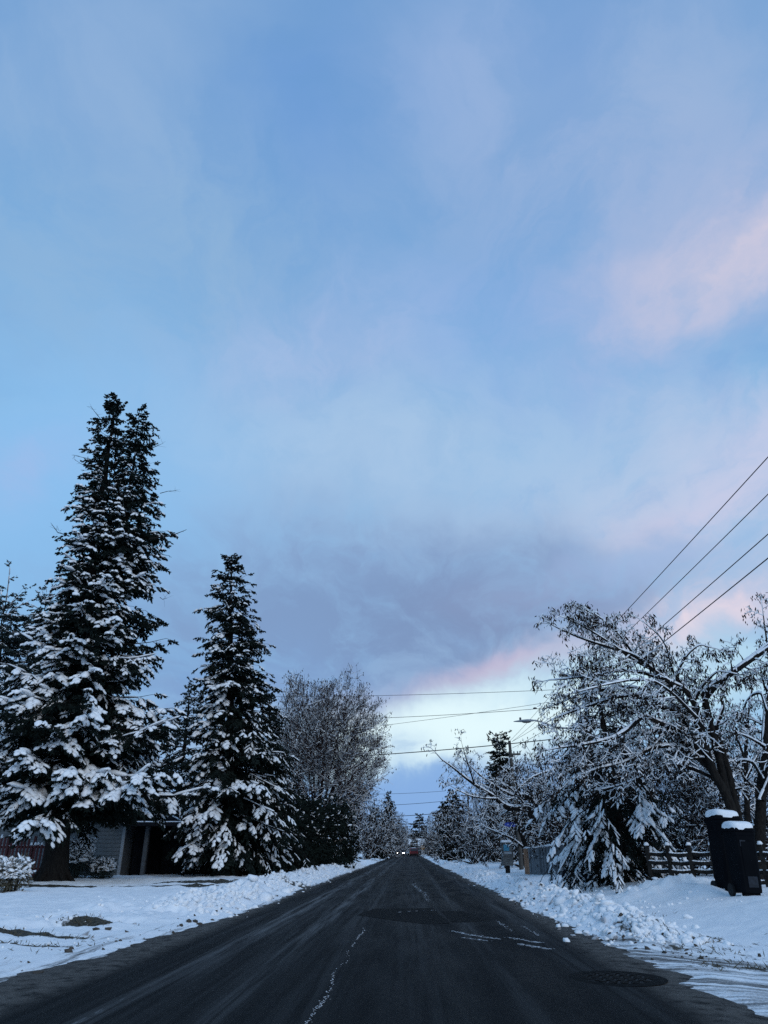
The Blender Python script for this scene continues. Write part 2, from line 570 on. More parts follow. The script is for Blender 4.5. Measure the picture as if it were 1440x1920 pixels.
    def blobs(self, C, X, Yv, Z, rng, tmpl, rough=0.18):
        """many lumps: centres C and semi-axis vectors X, Y, Z"""
        C = np.asarray(C, float)
        if len(C) == 0:
            return self
        tv, tf = tmpl
        jit = 1 + rough * (rng.random((len(C), len(tv), 1)) * 2 - 1)
        L = tv[None] * jit
        v = C[:, None] + L[..., 0:1] * X[:, None] + L[..., 1:2] * Yv[:, None] + L[..., 2:3] * Z[:, None]
        f = (np.arange(len(C))[:, None, None] * len(tv) + tf[None]).reshape(-1, 3)
        return self.add(v.reshape(-1, 3), f)

    def sprays(self, P, D, L, Wd, rng):
        """many narrow pointed blades: base P, direction D, length L, width Wd"""
        P, D = np.asarray(P, float), np.asarray(D, float)
        if len(P) == 0:
            return self
        r = rng.normal(size=P.shape)
        s = np.cross(D, r)
        s /= np.linalg.norm(s, axis=1)[:, None] + 1e-9
        mid = P + D * (L * 0.45)[:, None]
        v = np.stack([P, mid + s * (Wd / 2)[:, None], P + D * L[:, None], mid - s * (Wd / 2)[:, None]], 1).reshape(-1, 3)
        q = np.arange(len(P))[:, None] * 4 + np.array([[0, 1, 2, 3]])
        return self.add(v, quads=q)


def ico(sub=0):
    t = (1 + 5 ** .5) / 2
    v = [(-1, t, 0), (1, t, 0), (-1, -t, 0), (1, -t, 0), (0, -1, t), (0, 1, t), (0, -1, -t), (0, 1, -t), (t, 0, -1),
         (t, 0, 1), (-t, 0, -1), (-t, 0, 1)]
    f = [(0, 11, 5), (0, 5, 1), (0, 1, 7), (0, 7, 10), (0, 10, 11), (1, 5, 9), (5, 11, 4), (11, 10, 2), (10, 7, 6),
         (7, 1, 8), (3, 9, 4), (3, 4, 2), (3, 2, 6), (3, 6, 8), (3, 8, 9), (4, 9, 5), (2, 4, 11), (6, 2, 10), (8, 6, 7),
         (9, 8, 1)]
    v = [np.array(p) / np.linalg.norm(p) for p in v]
    for _ in range(sub):
        cache, nf = {}, []

        def m(a, b):
            k = (min(a, b), max(a, b))
            if k not in cache:
                p = v[a] + v[b]
                v.append(p / np.linalg.norm(p))
                cache[k] = len(v) - 1
            return cache[k]
        for a, b, c in f:
            x, y, z = m(a, b), m(b, c), m(c, a)
            nf += [(a, x, z), (b, y, x), (c, z, y), (x, y, z)]
        f = nf
    return np.array(v), np.array(f)


ICO0, ICO1 = ico(0), ico(1)
_v = ICO1[0].copy()
_v[:, 2] = np.where(_v[:, 2] < 0, _v[:, 2] * 0.45, _v[:, 2])
LUMP1 = (_v, ICO1[1])
_v = ICO0[0].copy()
_v[:, 2] = np.where(_v[:, 2] < 0, _v[:, 2] * 0.5, _v[:, 2])
LUMP0 = (_v, ICO0[1])


def link(name, me, parent=None):
    o = bpy.data.objects.new(name, me)
    COL.objects.link(o)
    if parent is not None:
        o.parent = parent
    return o


def tag(o, label=None, cat=None, group=None, kind=None):
    for k, v in (('label', label), ('category', cat), ('group', group), ('kind', kind)):
        if v:
            o[k] = v
    return o


def thing(name, label, cat, loc=(0, 0, 0), rz=0.0, group=None):
    o = bpy.data.objects.new(name, None)
    COL.objects.link(o)
    o.location = loc
    o.rotation_euler = (0, 0, rz)
    o.empty_display_size = 0.3
    return tag(o, label, cat, group)


def copy_tree(o, loc, rz=0.0, scale=1.0, label=None, group=None):
    c = o.copy()
    COL.objects.link(c)
    c.location = loc
    c.rotation_euler = (0, 0, rz)
    c.scale = (scale, scale, scale) if not isinstance(scale, tuple) else scale
    if label:
        c['label'] = label
    if group:
        c['group'] = group
    for ch in list(o.children):
        d = ch.copy()
        COL.objects.link(d)
        d.parent = c
        for g in list(ch.children):
            e = g.copy()
            COL.objects.link(e)
            e.parent = d
    return c


# ------------------------------------------------------------------ ground, road
def axis(segs):
    out = [segs[0][0]]
    for a, b, s0, s1 in segs:
        p = a
        while p < b - 1e-6:
            f = (p - a) / (b - a)
            p = min(b, p + s0 * (s1 / s0) ** f)
            out.append(p)
    return np.array(out)


def build_ground():
    ys = axis([(-60, 0, 6, 1.0), (0, 7, 0.4, 0.07), (7, 24, 0.065, 0.12), (24, 70, 0.12, 0.5), (70, 300, 0.5, 4), (300, 1500, 5, 80)])
    xp = axis([(0, 2.6, 0.5, 0.12), (2.6, 9, 0.06, 0.085), (9, 30, 0.085, 0.9), (30, 900, 1.0, 60)])
    xn = -axis([(0, 3.6, 0.5, 0.12), (3.6, 11, 0.06, 0.085), (11, 40, 0.085, 0.8), (40, 900, 1.0, 60)])
    xs = np.concatenate([xn[::-1][:-1], xp])
    X, Y = np.meshgrid(xs, ys)
    Z = ground(X, Y)
    nx, ny = len(xs), len(ys)
    mb = MB()
    i = np.arange(ny - 1)[:, None] * nx + np.arange(nx - 1)[None]
    q = np.stack([i, i + 1, i + nx + 1, i + nx], -1).reshape(-1, 4)
    # drop the faces that lie well under the road
    dl = edge_left(Y) - X
    dr = X - edge_right(Y)
    d = np.maximum(dl, dr)
    keep = (d.ravel()[q] > -0.9).any(1)
    mb.add(np.stack([X, Y, Z], -1).reshape(-1, 3), quads=q[keep])

    m = bpy.data.materials.new('snow_ground')
    m.use_nodes = True
    nt = m.node_tree
    n = Nodes(nt)
    bs = nt.nodes['Principled BSDF']

    def attr(name, out='Fac'):
        a = nt.nodes.new('ShaderNodeAttribute')
        a.attribute_name = name
        return a.outputs[out]
    geo = nt.nodes.new('ShaderNodeNewGeometry')
    pos = geo.outputs['Position']
    slush, bare, dirt = attr('slush'), attr('bare'), attr('dirt')
    st = attr('streak', 'Vector')
    # tyre smeared slush: streaks that follow the wheel paths
    s1 = n.noise(n.mapping(st, (5.5, 0.35, 1)), 1.0, 5, 0.62, 0.4)
    s2 = n.noise(n.mapping(st, (17, 1.6, 1)), 1.0, 4, 0.6, 0.2)
    grit = n.noise(pos, 38, 3, 0.7)
    s = n.math('ADD', n.math('MULTIPLY', s1, 0.62), n.math('ADD', n.math('MULTIPLY', s2, 0.24), n.math('MULTIPLY', grit, 0.2)))
    s = n.math('SUBTRACT', s, n.math('MULTIPLY', n.math('SUBTRACT', 1.0, slush), 0.42))
    wet = n.mrange(s, 0.40, 0.56)
    base = n.mix(n.mrange(n.noise(pos, 2.2, 4, 0.6), 0.3, 0.7), (0.80, 0.82, 0.85, 1), (0.87, 0.88, 0.89, 1))
    slushcol = n.mix(n.mrange(grit, 0.4, 0.62), (0.042, 0.040, 0.040, 1), (0.13, 0.125, 0.12, 1))
    c = n.mix(wet, base, slushcol)
    # bare turf and dirt where the snow is scraped away
    g1 = n.noise(n.mapping(pos, (2.4, 1.0, 1)), 1.6, 5, 0.7)
    bm = n.mrange(n.math('ADD', n.math('SUBTRACT', bare, 0.62), g1), 0.40, 0.50)
    turf = n.mix(n.mrange(n.noise(pos, 26, 3, 0.7), 0.4, 0.6), (0.018, 0.018, 0.014, 1), (0.07, 0.062, 0.045, 1))
    c = n.mix(bm, c, turf)
    d1 = n.noise(pos, 9, 4, 0.72)
    dm = n.mrange(n.math('ADD', n.math('SUBTRACT', dirt, 0.66), d1), 0.46, 0.58, 0, 0.8)
    c = n.mix(dm, c, n.mix(n.mrange(grit, 0.35, 0.65), (0.09, 0.08, 0.07, 1), (0.28, 0.27, 0.26, 1)))
    nt.links.new(c, bs.inputs['Base Color'])
    bs.inputs['Roughness'].default_value = 0.6
    bs.inputs['Specular IOR Level'].default_value = 0.2
    b = nt.nodes.new('ShaderNodeBump')
    b.inputs['Strength'].default_value = 0.5
    b.inputs['Distance'].default_value = 0.03
    h = n.math('ADD', n.noise(pos, 14, 5, 0.65), n.math('MULTIPLY', n.math('MAXIMUM', wet, bm), -0.5))
    nt.links.new(h, b.inputs['Height'])
    nt.links.new(b.outputs[0], bs.inputs['Normal'])

    me = mb.mesh('snow_ground', m, True)
    # wear maps, one value per vertex
    # right: wheels that leave the road and swing round into the drive
    cx, cy = 10.2, 17.5
    rr = np.hypot(X - cx, Y - cy)
    aa = np.arctan2(Y - cy, X - cx) * 8
    right = X > -0.5
    su = np.where(right, rr, X)
    sv = np.where(right, aa, Y)
    wR = ss(2.6, 0.3, dr - 1.3 * ss(12.5, 8.5, Y) - 0.7 * ss(10, 6, Y)) * ss(17.5, 13.0, Y)
    wR = np.maximum(wR, 0.9 * np.exp(-(dr / 0.22) ** 2))
    wL = 0.72 * ss(2.4, 0.2, dl) * ss(21, 14, Y)
    wL = np.maximum(wL, 0.95 * np.exp(-((dl + 0.05) / 0.28) ** 2))
    slush_v = np.where(right, wR * .86, wL) * ss(120, 60, Y)

    def ell(x, y, a, b_, r=0.0):
        c_, s_ = math.cos(r), math.sin(r)
        u = (X - x) * c_ + (Y - y) * s_
        v = -(X - x) * s_ + (Y - y) * c_
        return np.exp(-((u / a) ** 4 + (v / b_) ** 4))
    bare_v = np.zeros_like(X)
    for px, py, eff, a, b_, r, k in BARE:
        F = ray(px, py)
        yy = eff / -F[2] * F[1]
        xx = eff / -F[2] * F[0]
        bare_v = np.maximum(bare_v, k * ell(xx, yy, a, b_, r))
    lumpy = ss(0.35, 0.75, fbm(X * 1.1, Y * 1.1, 71, 3))
    dirt_v = 0.58 * np.exp(-((dr - 0.55) / 0.5) ** 2) * lumpy * ss(10, 14, Y) + 0.38 * np.exp(-((dl - 0.7) / 0.6) ** 2) * lumpy * ss(16, 22, Y)
    for nm, val in (('slush', slush_v), ('bare', bare_v), ('dirt', dirt_v)):
        at = me.attributes.new(nm, 'FLOAT', 'POINT')
        at.data.foreach_set('value', val.astype(np.float32).ravel())
    at = me.attributes.new('streak', 'FLOAT_VECTOR', 'POINT')
    at.data.foreach_set('vector', np.stack([su, sv, su * 0], -1).astype(np.float32).ravel())
    o = link('snow_ground', me)
    tag(o, kind='structure')


# px, py of the photograph, height of the eye above that ground, half sizes, turn, strength
BARE = [(45, 1741, 1.16, 1.5, 0.22, 0.0, 0.75), (20, 1755, 1.16, 1.3, 0.07, 0.1, 0.7), (165, 1722, 1.15, 0.55, 0.35, 0.1, 0.8),
        (230, 1660, 1.14, 4.2, 0.8, 0.0, 0.95), (60, 1658, 1.14, 3.0, 0.7, 0.0, 0.85),
        (1190, 1690, 1.0, 0.5, 0.9, 0.5, 0.42), (1250, 1722, 1.0, 0.35, 0.9, 0.75, 0.50), (1310, 1748, 1.05, 0.4, 0.5, 0.6, 0.44),
        (1345, 1768, 1.05, 0.35, 0.35, 0.3, 0.46), (1320, 1722, 0.95, 0.22, 0.16, 0, 0.6), (1425, 1753, 0.95, 0.25, 0.12, 0, 0.6),
        (500, 1652, 1.1, 6.0, 1.2, 0.0, 0.75),
        (1230, 1722, 1.0, 1.6, 3.4, 0.45, 0.50), (1390, 1765, 1.05, 1.5, 1.2, 0.2, 0.49), (150, 1760, 1.18, 3.0, 1.6, 0.0, 0.44)]
build_ground()


def build_road():
    ys = axis([(-60, 4, 8, 2), (4, 60, 0.5, 2), (60, 420, 2, 20)])
    xs = np.linspace(-6.2, 5.2, 40)
    X, Y = np.meshgrid(xs, ys)
    Z = road_z(X)
    nx, ny = len(xs), len(ys)
    i = np.arange(ny - 1)[:, None] * nx + np.arange(nx - 1)[None]
    q = np.stack([i, i + 1, i + nx + 1, i + nx], -1).reshape(-1, 4)
    m = bpy.data.materials.new('asphalt')
    m.use_nodes = True
    nt = m.node_tree
    n = Nodes(nt)
    bs = nt.nodes['Principled BSDF']
    geo = nt.nodes.new('ShaderNodeNewGeometry')
    pos = geo.outputs['Position']
    sp = nt.nodes.new('ShaderNodeSeparateXYZ')
    nt.links.new(pos, sp.inputs[0])
    x, y = sp.outputs[0], sp.outputs[1]
    # x wanders a little along the road so that no band is ruler straight
    wx = n.math('ADD', x, n.math('MULTIPLY', n.math('SUBTRACT', n.noise(n.mapping(pos, (0.25, 0.10, 1)), 1.0, 3, 0.5), 0.5), 0.5))
    grain = n.noise(pos, 160, 3, 0.75)
    mott = n.noise(n.mapping(pos, (1.6, 0.35, 1)), 1.0, 5, 0.6)
    strk = n.noise(n.mapping(pos, (9, 0.22, 1)), 1.0, 4, 0.62)
    c = n.mix(n.mrange(mott, 0.3, 0.7), (0.0045, 0.0053, 0.0062, 1), (0.0095, 0.0105, 0.0118, 1))

    def band(cx, w, k):
        b = n.math('EXPONENT', n.math('MULTIPLY', n.math('POWER', n.math('ABSOLUTE', n.math('DIVIDE', n.math('SUBTRACT', wx, cx), w)), 2.0), -1.0))
        return n.math('MULTIPLY', b, k)
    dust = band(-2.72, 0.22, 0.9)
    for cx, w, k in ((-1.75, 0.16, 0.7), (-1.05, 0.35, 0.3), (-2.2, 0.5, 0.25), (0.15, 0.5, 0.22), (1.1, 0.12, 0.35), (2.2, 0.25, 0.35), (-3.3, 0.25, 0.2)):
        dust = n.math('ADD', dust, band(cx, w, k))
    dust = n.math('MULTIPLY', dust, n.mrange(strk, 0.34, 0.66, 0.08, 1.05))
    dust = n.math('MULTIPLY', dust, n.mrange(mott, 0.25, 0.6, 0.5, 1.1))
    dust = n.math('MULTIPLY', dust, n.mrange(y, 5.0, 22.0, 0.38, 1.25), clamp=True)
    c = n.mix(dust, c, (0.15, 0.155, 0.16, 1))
    # a thin broken line of packed snow left in the outer wheel path
    l1 = n.math('EXPONENT', n.math('MULTIPLY', n.math('POWER', n.math('ABSOLUTE', n.math('DIVIDE', n.math('ADD', wx, 2.78), 0.022)), 2.0), -1.0))
    l1 = n.math('MULTIPLY', l1, n.math('MULTIPLY', n.mrange(y, 7.0, 9.5, 1.0, 0.0), n.mrange(n.noise(n.mapping(pos, (6, 1.2, 1)), 1.0, 4, 0.7), 0.48, 0.62)))
    c = n.mix(n.math('MULTIPLY', l1, 0.55), c, (0.6, 0.62, 0.65, 1))
    # brown grit thrown to both edges
    el = n.math('SUBTRACT', n.math('ADD', wx, 0.55), 0.0)
    edge = n.mrange(n.math('ABSOLUTE', el), 2.85, 3.35)
    edge = n.math('MULTIPLY', edge, n.mrange(n.noise(pos, 5, 5, 0.65), 0.25, 0.6))
    c = n.mix(edge, c, n.mix(n.mrange(grain, 0.35, 0.65), (0.045, 0.042, 0.039, 1), (0.20, 0.185, 0.17, 1)))
    # stone chips and crumbs of snow
    chips = n.mrange(n.noise(pos, 70, 2, 0.5), 0.60, 0.70)
    c = n.mix(n.math('MULTIPLY', chips, 0.45), c, (0.075, 0.078, 0.082, 1))
    crumb = n.math('MULTIPLY', n.mrange(n.noise(pos, 34, 2, 0.5), 0.70, 0.76), n.mrange(n.noise(pos, 1.3, 3, 0.6), 0.5, 0.65))
    c = n.mix(n.math('MULTIPLY', crumb, 0.35), c, (0.30, 0.31, 0.33, 1))
    c = n.mix(n.mrange(grain, 0.3, 0.7), n.mix(0.6, c, (0, 0, 0, 1)), c)
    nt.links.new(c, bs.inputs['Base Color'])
    nt.links.new(n.mrange(mott, 0.3, 0.7, 0.62, 0.85), bs.inputs['Roughness'])
    bs.inputs['Specular IOR Level'].default_value = 0.05
    b = nt.nodes.new('ShaderNodeBump')
    b.inputs['Strength'].default_value = 0.7
    b.inputs['Distance'].default_value = 0.006
    nt.links.new(n.noise(pos, 120, 3, 0.7), b.inputs['Height'])
    nt.links.new(b.outputs[0], bs.inputs['Normal'])
    mb = MB()
    mb.add(np.stack([X, Y, Z], -1).reshape(-1, 3), quads=q)
    road = mb.build('road', m, None, True)
    tag(road, kind='structure')
    return road


ROAD = build_road()


def flat_patch(outline, z, name, mat, n_in=1):
    """thin sheet on the road with an uneven outline"""
    pts = np.array(outline, float)
    out = []
    rng = np.random.default_rng(4)
    for i in range(len(pts)):
        a, b = pts[i], pts[(i + 1) % len(pts)]
        k = max(2, int(np.linalg.norm(b - a) / 0.12))
        for j in range(k):
            p = a + (b - a) * j / k
            out.append(p + rng.normal(size=2) * 0.012)
    out = np.array(out)
    c = out.mean(0)
    v = np.concatenate([[c], out])
    v3 = np.stack([v[:, 0], v[:, 1], road_z(v[:, 0]) + z], 1)
    k = len(out)
    t = [(0, 1 + i, 1 + (i + 1) % k) for i in range(k)]
    return MB().add(v3, t).build(name, mat, ROAD)


def G(px, py, h=CAM_H):
    d = ray(px, py)
    return (d * (h / -d[2]))[:2]


p1 = [G(*p) for p in ((670, 1716), (700, 1704), (812, 1703), (843, 1731), (800, 1733), (745, 1727))]
flat_patch(p1, 0.004, 'asphalt_patch', M_PATCH)
p2 = [G(*p) for p in ((848, 1729), (826, 1708), (868, 1708), (912, 1724), (880, 1729))]
flat_patch(p2, 0.004, 'asphalt_patch', M_PATCH)
# sunken drain cover, its plate pierced with slots
dc = G(1155, 1831)
drain = thing('drain_cover', 'round dark iron drain cover sunk in the asphalt by the right edge of the road', 'drain cover',
              (dc[0], dc[1], float(road_z(dc[0])) + 0.002))
mb = MB()
for r0, r1, z0, z1 in ((0.40, 0.46, 0.004, 0.012), (0.46, 0.56, 0.012, 0.001)):
    th = np.arange(28) / 28 * 2 * math.pi
    a = np.stack([r0 * np.cos(th), r0 * np.sin(th), th * 0 + z0], 1)
    b = np.stack([r1 * np.cos(th), r1 * np.sin(th), th * 0 + z1], 1)
    k = np.arange(28)
    mb.add(np.concatenate([a, b]), quads=np.stack([k, (k + 1) % 28, 28 + (k + 1) % 28, 28 + k], 1))
mb.build('rim', M_PATCH, drain)
mb = MB()
for i in range(-4, 5):
    half = math.sqrt(max(0.0, 0.40 ** 2 - (i * 0.085) ** 2))
    for j in range(-3, 4):
        if abs(j * 0.12) + 0.05 < half + 0.03:
            mb.box((j * 0.12 + (i % 2) * 0.03, i * 0.085, 0.006), (0.08, 0.05, 0.01), bevel=0.004)
mb.build('grating', M_IRON, drain)
mb = MB()
th = np.arange(28) / 28 * 2 * math.pi
mb.add(np.concatenate([[[0, 0, 0.0005]], np.stack([0.42 * np.cos(th), 0.42 * np.sin(th), th * 0 + 0.0005], 1)]), [(0, 1 + i, 1 + (i + 1) % 28) for i in range(28)])
mb.build('pit', M_RUBBER, drain)

# snow pressed into the long crack along the crown of the road, and tyre smears: crumbs laid as real lumps
rng = np.random.default_rng(21)
ys = np.concatenate([np.arange(5.2, 8.5, 0.011), np.arange(8.5, 15.3, 0.02)])
cxs = -0.87 + 0.05 * (vnoise(ys * 1.1, ys * 0, 8) - 0.5) * 2 + 0.03 * (vnoise(ys * 4, ys * 0, 9) - 0.5)
keep = rng.random(len(ys)) < 0.08 + 0.62 * vnoise(ys * 2.0, ys * 0 + 3, 15)
ys, cxs = ys[keep], cxs[keep]
cxs = cxs + rng.normal(size=len(ys)) * np.where(ys < 8.5, 0.016, 0.010)
s = rng.uniform(0.003, 0.009, len(ys))
C = np.stack([cxs, ys, road_z(cxs) + 0.002], 1)
one = np.ones(len(ys))
ax = lambda k, a: np.stack([k * a[0], k * a[1], k * a[2]], 1)
MB().blobs(C, ax(s, (1, 0.3, 0)), ax(s * 1.6, (0, 1, 0)), ax(s * 0.5, (0, 0, 1)), rng, LUMP0, 0.4).build('crack_snow', M_DIRTYSNOW, ROAD)
ROAD.children[-1]['kind'] = 'stuff'


def smear(pts, n, w, smin, smax, seed):
    rng = np.random.default_rng(seed)
    P = np.array([G(*p) for p in pts])
    t = rng.random(n) * (len(P) - 1)
    i = np.minimum(t.astype(int), len(P) - 2)
    f = (t - i)[:, None]
    p = P[i] * (1 - f) + P[i + 1] * f
    dirv = P[i + 1] - P[i]
    L = np.linalg.norm(dirv, axis=1)
    dirv /= L[:, None] + 1e-9
    nr = np.stack([-dirv[:, 1], dirv[:, 0]], 1)
    p = p + nr * rng.normal(size=(n, 1)) * w
    s = rng.uniform(smin, smax, n)
    C = np.stack([p[:, 0], p[:, 1], road_z(p[:, 0]) + 0.002], 1)
    X = np.stack([dirv[:, 0] * s * 3, dirv[:, 1] * s * 3, 0 * s], 1)
    Y = np.stack([nr[:, 0] * s, nr[:, 1] * s, 0 * s], 1)
    Z = np.stack([0 * s, 0 * s, s * 0.25], 1)
    return C, X, Y, Z


smears = [smear(((848, 1745), (885, 1753), (938, 1760)), 150, 0.035, 0.004, 0.010, 1),
          smear(((862, 1757), (920, 1764)), 40, 0.02, 0.005, 0.011, 2),
          smear(((950, 1756), (1000, 1764), (1012, 1766)), 130, 0.035, 0.004, 0.010, 3),
          smear(((968, 1768), (1032, 1778)), 140, 0.035, 0.004, 0.010, 4),
          smear(((775, 1657), (790, 1672)), 60, 0.05, 0.010, 0.024, 5),
          smear(((795, 1672), (803, 1690)), 60, 0.04, 0.007, 0.016, 6),
          smear(((745, 1710), (822, 1706)), 14, 0.05, 0.006, 0.022, 7),
          smear(((930, 1725), (960, 1745)), 50, 0.02, 0.005, 0.010, 8),
          smear(((980, 1735), (1010, 1752)), 50, 0.02, 0.005, 0.010, 9)]
mb = MB()
for sm in smears:
    mb.blobs(*sm, rng, LUMP0, 0.4)
mb.build('snow_smear', M_DIRTYSNOW, ROAD)
ROAD.children[-1]['kind'] = 'stuff'


# loose snow: clods thrown up by the plough along both sides
def clods(n, side, y0, y1, dmean, dsd, smin, smax, seed, power=2.5):
    rng = np.random.default_rng(seed)
    u = rng.random(n)
    y = 1 / (1 / y0 + u * (1 / y1 - 1 / y0))
    y = np.where(rng.random(n) < 0.5, y0 + rng.random(n) * (y1 - y0) * 0.4, y)
    d = dmean + rng.normal(size=n) * dsd
    x = edge_right(y) + d if side > 0 else edge_left(y) - d
    keep = vnoise(x * 0.8, y * 0.8, seed) > 0.35
    x, y, d = x[keep], y[keep], d[keep]
    s = smin + (smax - smin) * rng.random(len(x)) ** power
    z = ground(x, y) + s * 0.08
    a = rng.random(len(x)) * 6.28
    X = np.stack([np.cos(a) * s, np.sin(a) * s, rng.normal(size=len(x)) * s * .2], 1)
    Yv = np.stack([-np.sin(a) * s, np.cos(a) * s, rng.normal(size=len(x)) * s * .2], 1) * rng.uniform(.6, 1, len(x))[:, None]
    Z = np.stack([0 * s, 0 * s, s * rng.uniform(.5, .9, len(x))], 1)
    return np.stack([x, y, z], 1), X, Yv, Z


mb = MB()
mb.blobs(*clods(2600, 1, 12.5, 70, 0.95, 0.42, 0.015, 0.085, 31), rng, ICO1, 0.22)
mb.blobs(*clods(700, 1, 15, 90, 1.0, 0.4, 0.05, 0.15, 41, 3.0), rng, ICO1, 0.25)
mb.blobs(*clods(400, 1, 17, 45, 2.6, 1.0, 0.02, 0.07, 32), rng, ICO1, 0.25)
mb.blobs(*clods(2300, -1, 17.5, 80, 1.15, 0.5, 0.02, 0.10, 33), rng, ICO1, 0.22)
mb.blobs(*clods(700, -1, 19, 110, 1.2, 0.45, 0.05, 0.19, 43, 3.0), rng, ICO1, 0.25)
mb.blobs(*clods(350, -1, 11, 40, 2.4, 0.9, 0.01, 0.06, 34), rng, ICO1, 0.25)
tag(mb.build('snow_clods', M_SNOW, None, True), 'loose snow clods heaped along both road edges by the plough', 'snow clods', kind='stuff')
mb = MB()
mb.blobs(*clods(420, 1, 12.5, 70, 0.6, 0.42, 0.02, 0.085, 35), rng, ICO0, 0.4)
mb.blobs(*clods(60, -1, 13, 60, 0.7, 0.5, 0.02, 0.07, 36), rng, ICO0, 0.4)
tag(mb.build('dirt_crumbs', M_DIRTYSNOW), 'dirty crumbs of slush scattered over the snow banks', 'slush crumbs', kind='stuff')
mb = MB()
mb.blobs(*clods(260, 1, 11, 60, 0.5, 0.5, 0.015, 0.06, 37), rng, ICO0, 0.4)
mb.blobs(*clods(70, -1, 10, 40, 0.3, 0.4, 0.012, 0.05, 38), rng, ICO0, 0.4)
for (px, py) in ((355, 1722), (367, 1721), (376, 1722), (180, 1738), (203, 1738), (130, 1773), (75, 1803)):
    g = G(px, py, 1.22)
    z = gz(g[0], g[1])
    mb.blobs([(g[0], g[1], z + 0.02)], np.array([[.06, .02, 0]]), np.array([[-.02, .05, 0]]), np.array([[0, 0, .035]]), rng, ICO0, 0.4)
tag(mb.build('earth_clods', M_DIRT), 'dark earth clods lying on the snow beside the road', 'earth clods', kind='stuff')

# dry grass blades that stick out of the thin snow
rng = np.random.default_rng(55)
P = []
for px, py, eff, a, b, r, k in BARE:
    c0 = G(px, py, eff)
    m = 420 if a > 2 else 170 if px < 600 else 50
    if py < 1662:
        m = 60
    if py in (1722, 1765, 1760) and a > 1.4:
        m = 90
    q = rng.normal(size=(m, 2)) * np.array([a, b]) * 0.55
    P.append(c0 + np.stack([q[:, 0] * math.cos(r) - q[:, 1] * math.sin(r), q[:, 0] * math.sin(r) + q[:, 1] * math.cos(r)], 1))
P = np.concatenate(P)
dl_ = np.maximum(edge_left(P[:, 1]) - P[:, 0], P[:, 0] - edge_right(P[:, 1]))
P = P[dl_ > 0.5]
P3 = np.stack([P[:, 0], P[:, 1], ground(P[:, 0], P[:, 1]) - 0.01], 1)
D = rng.normal(size=P3.shape) * np.array([.8, .8, .25]) + np.array([0, 0, .55])
D /= np.linalg.norm(D, axis=1)[:, None]
mb = MB().sprays(P3, D, rng.uniform(.04, .13, len(P3)), rng.uniform(.008, .016, len(P3)), rng)
tag(mb.build('dry_grass', M_DRYGRASS), 'dry grass blades poking out of the scraped snow', 'dry grass', kind='stuff')
# ------------------------------------------------------------------ conifers
def nrm(a):
    return a / (np.linalg.norm(a, axis=-1, keepdims=True) + 1e-9)


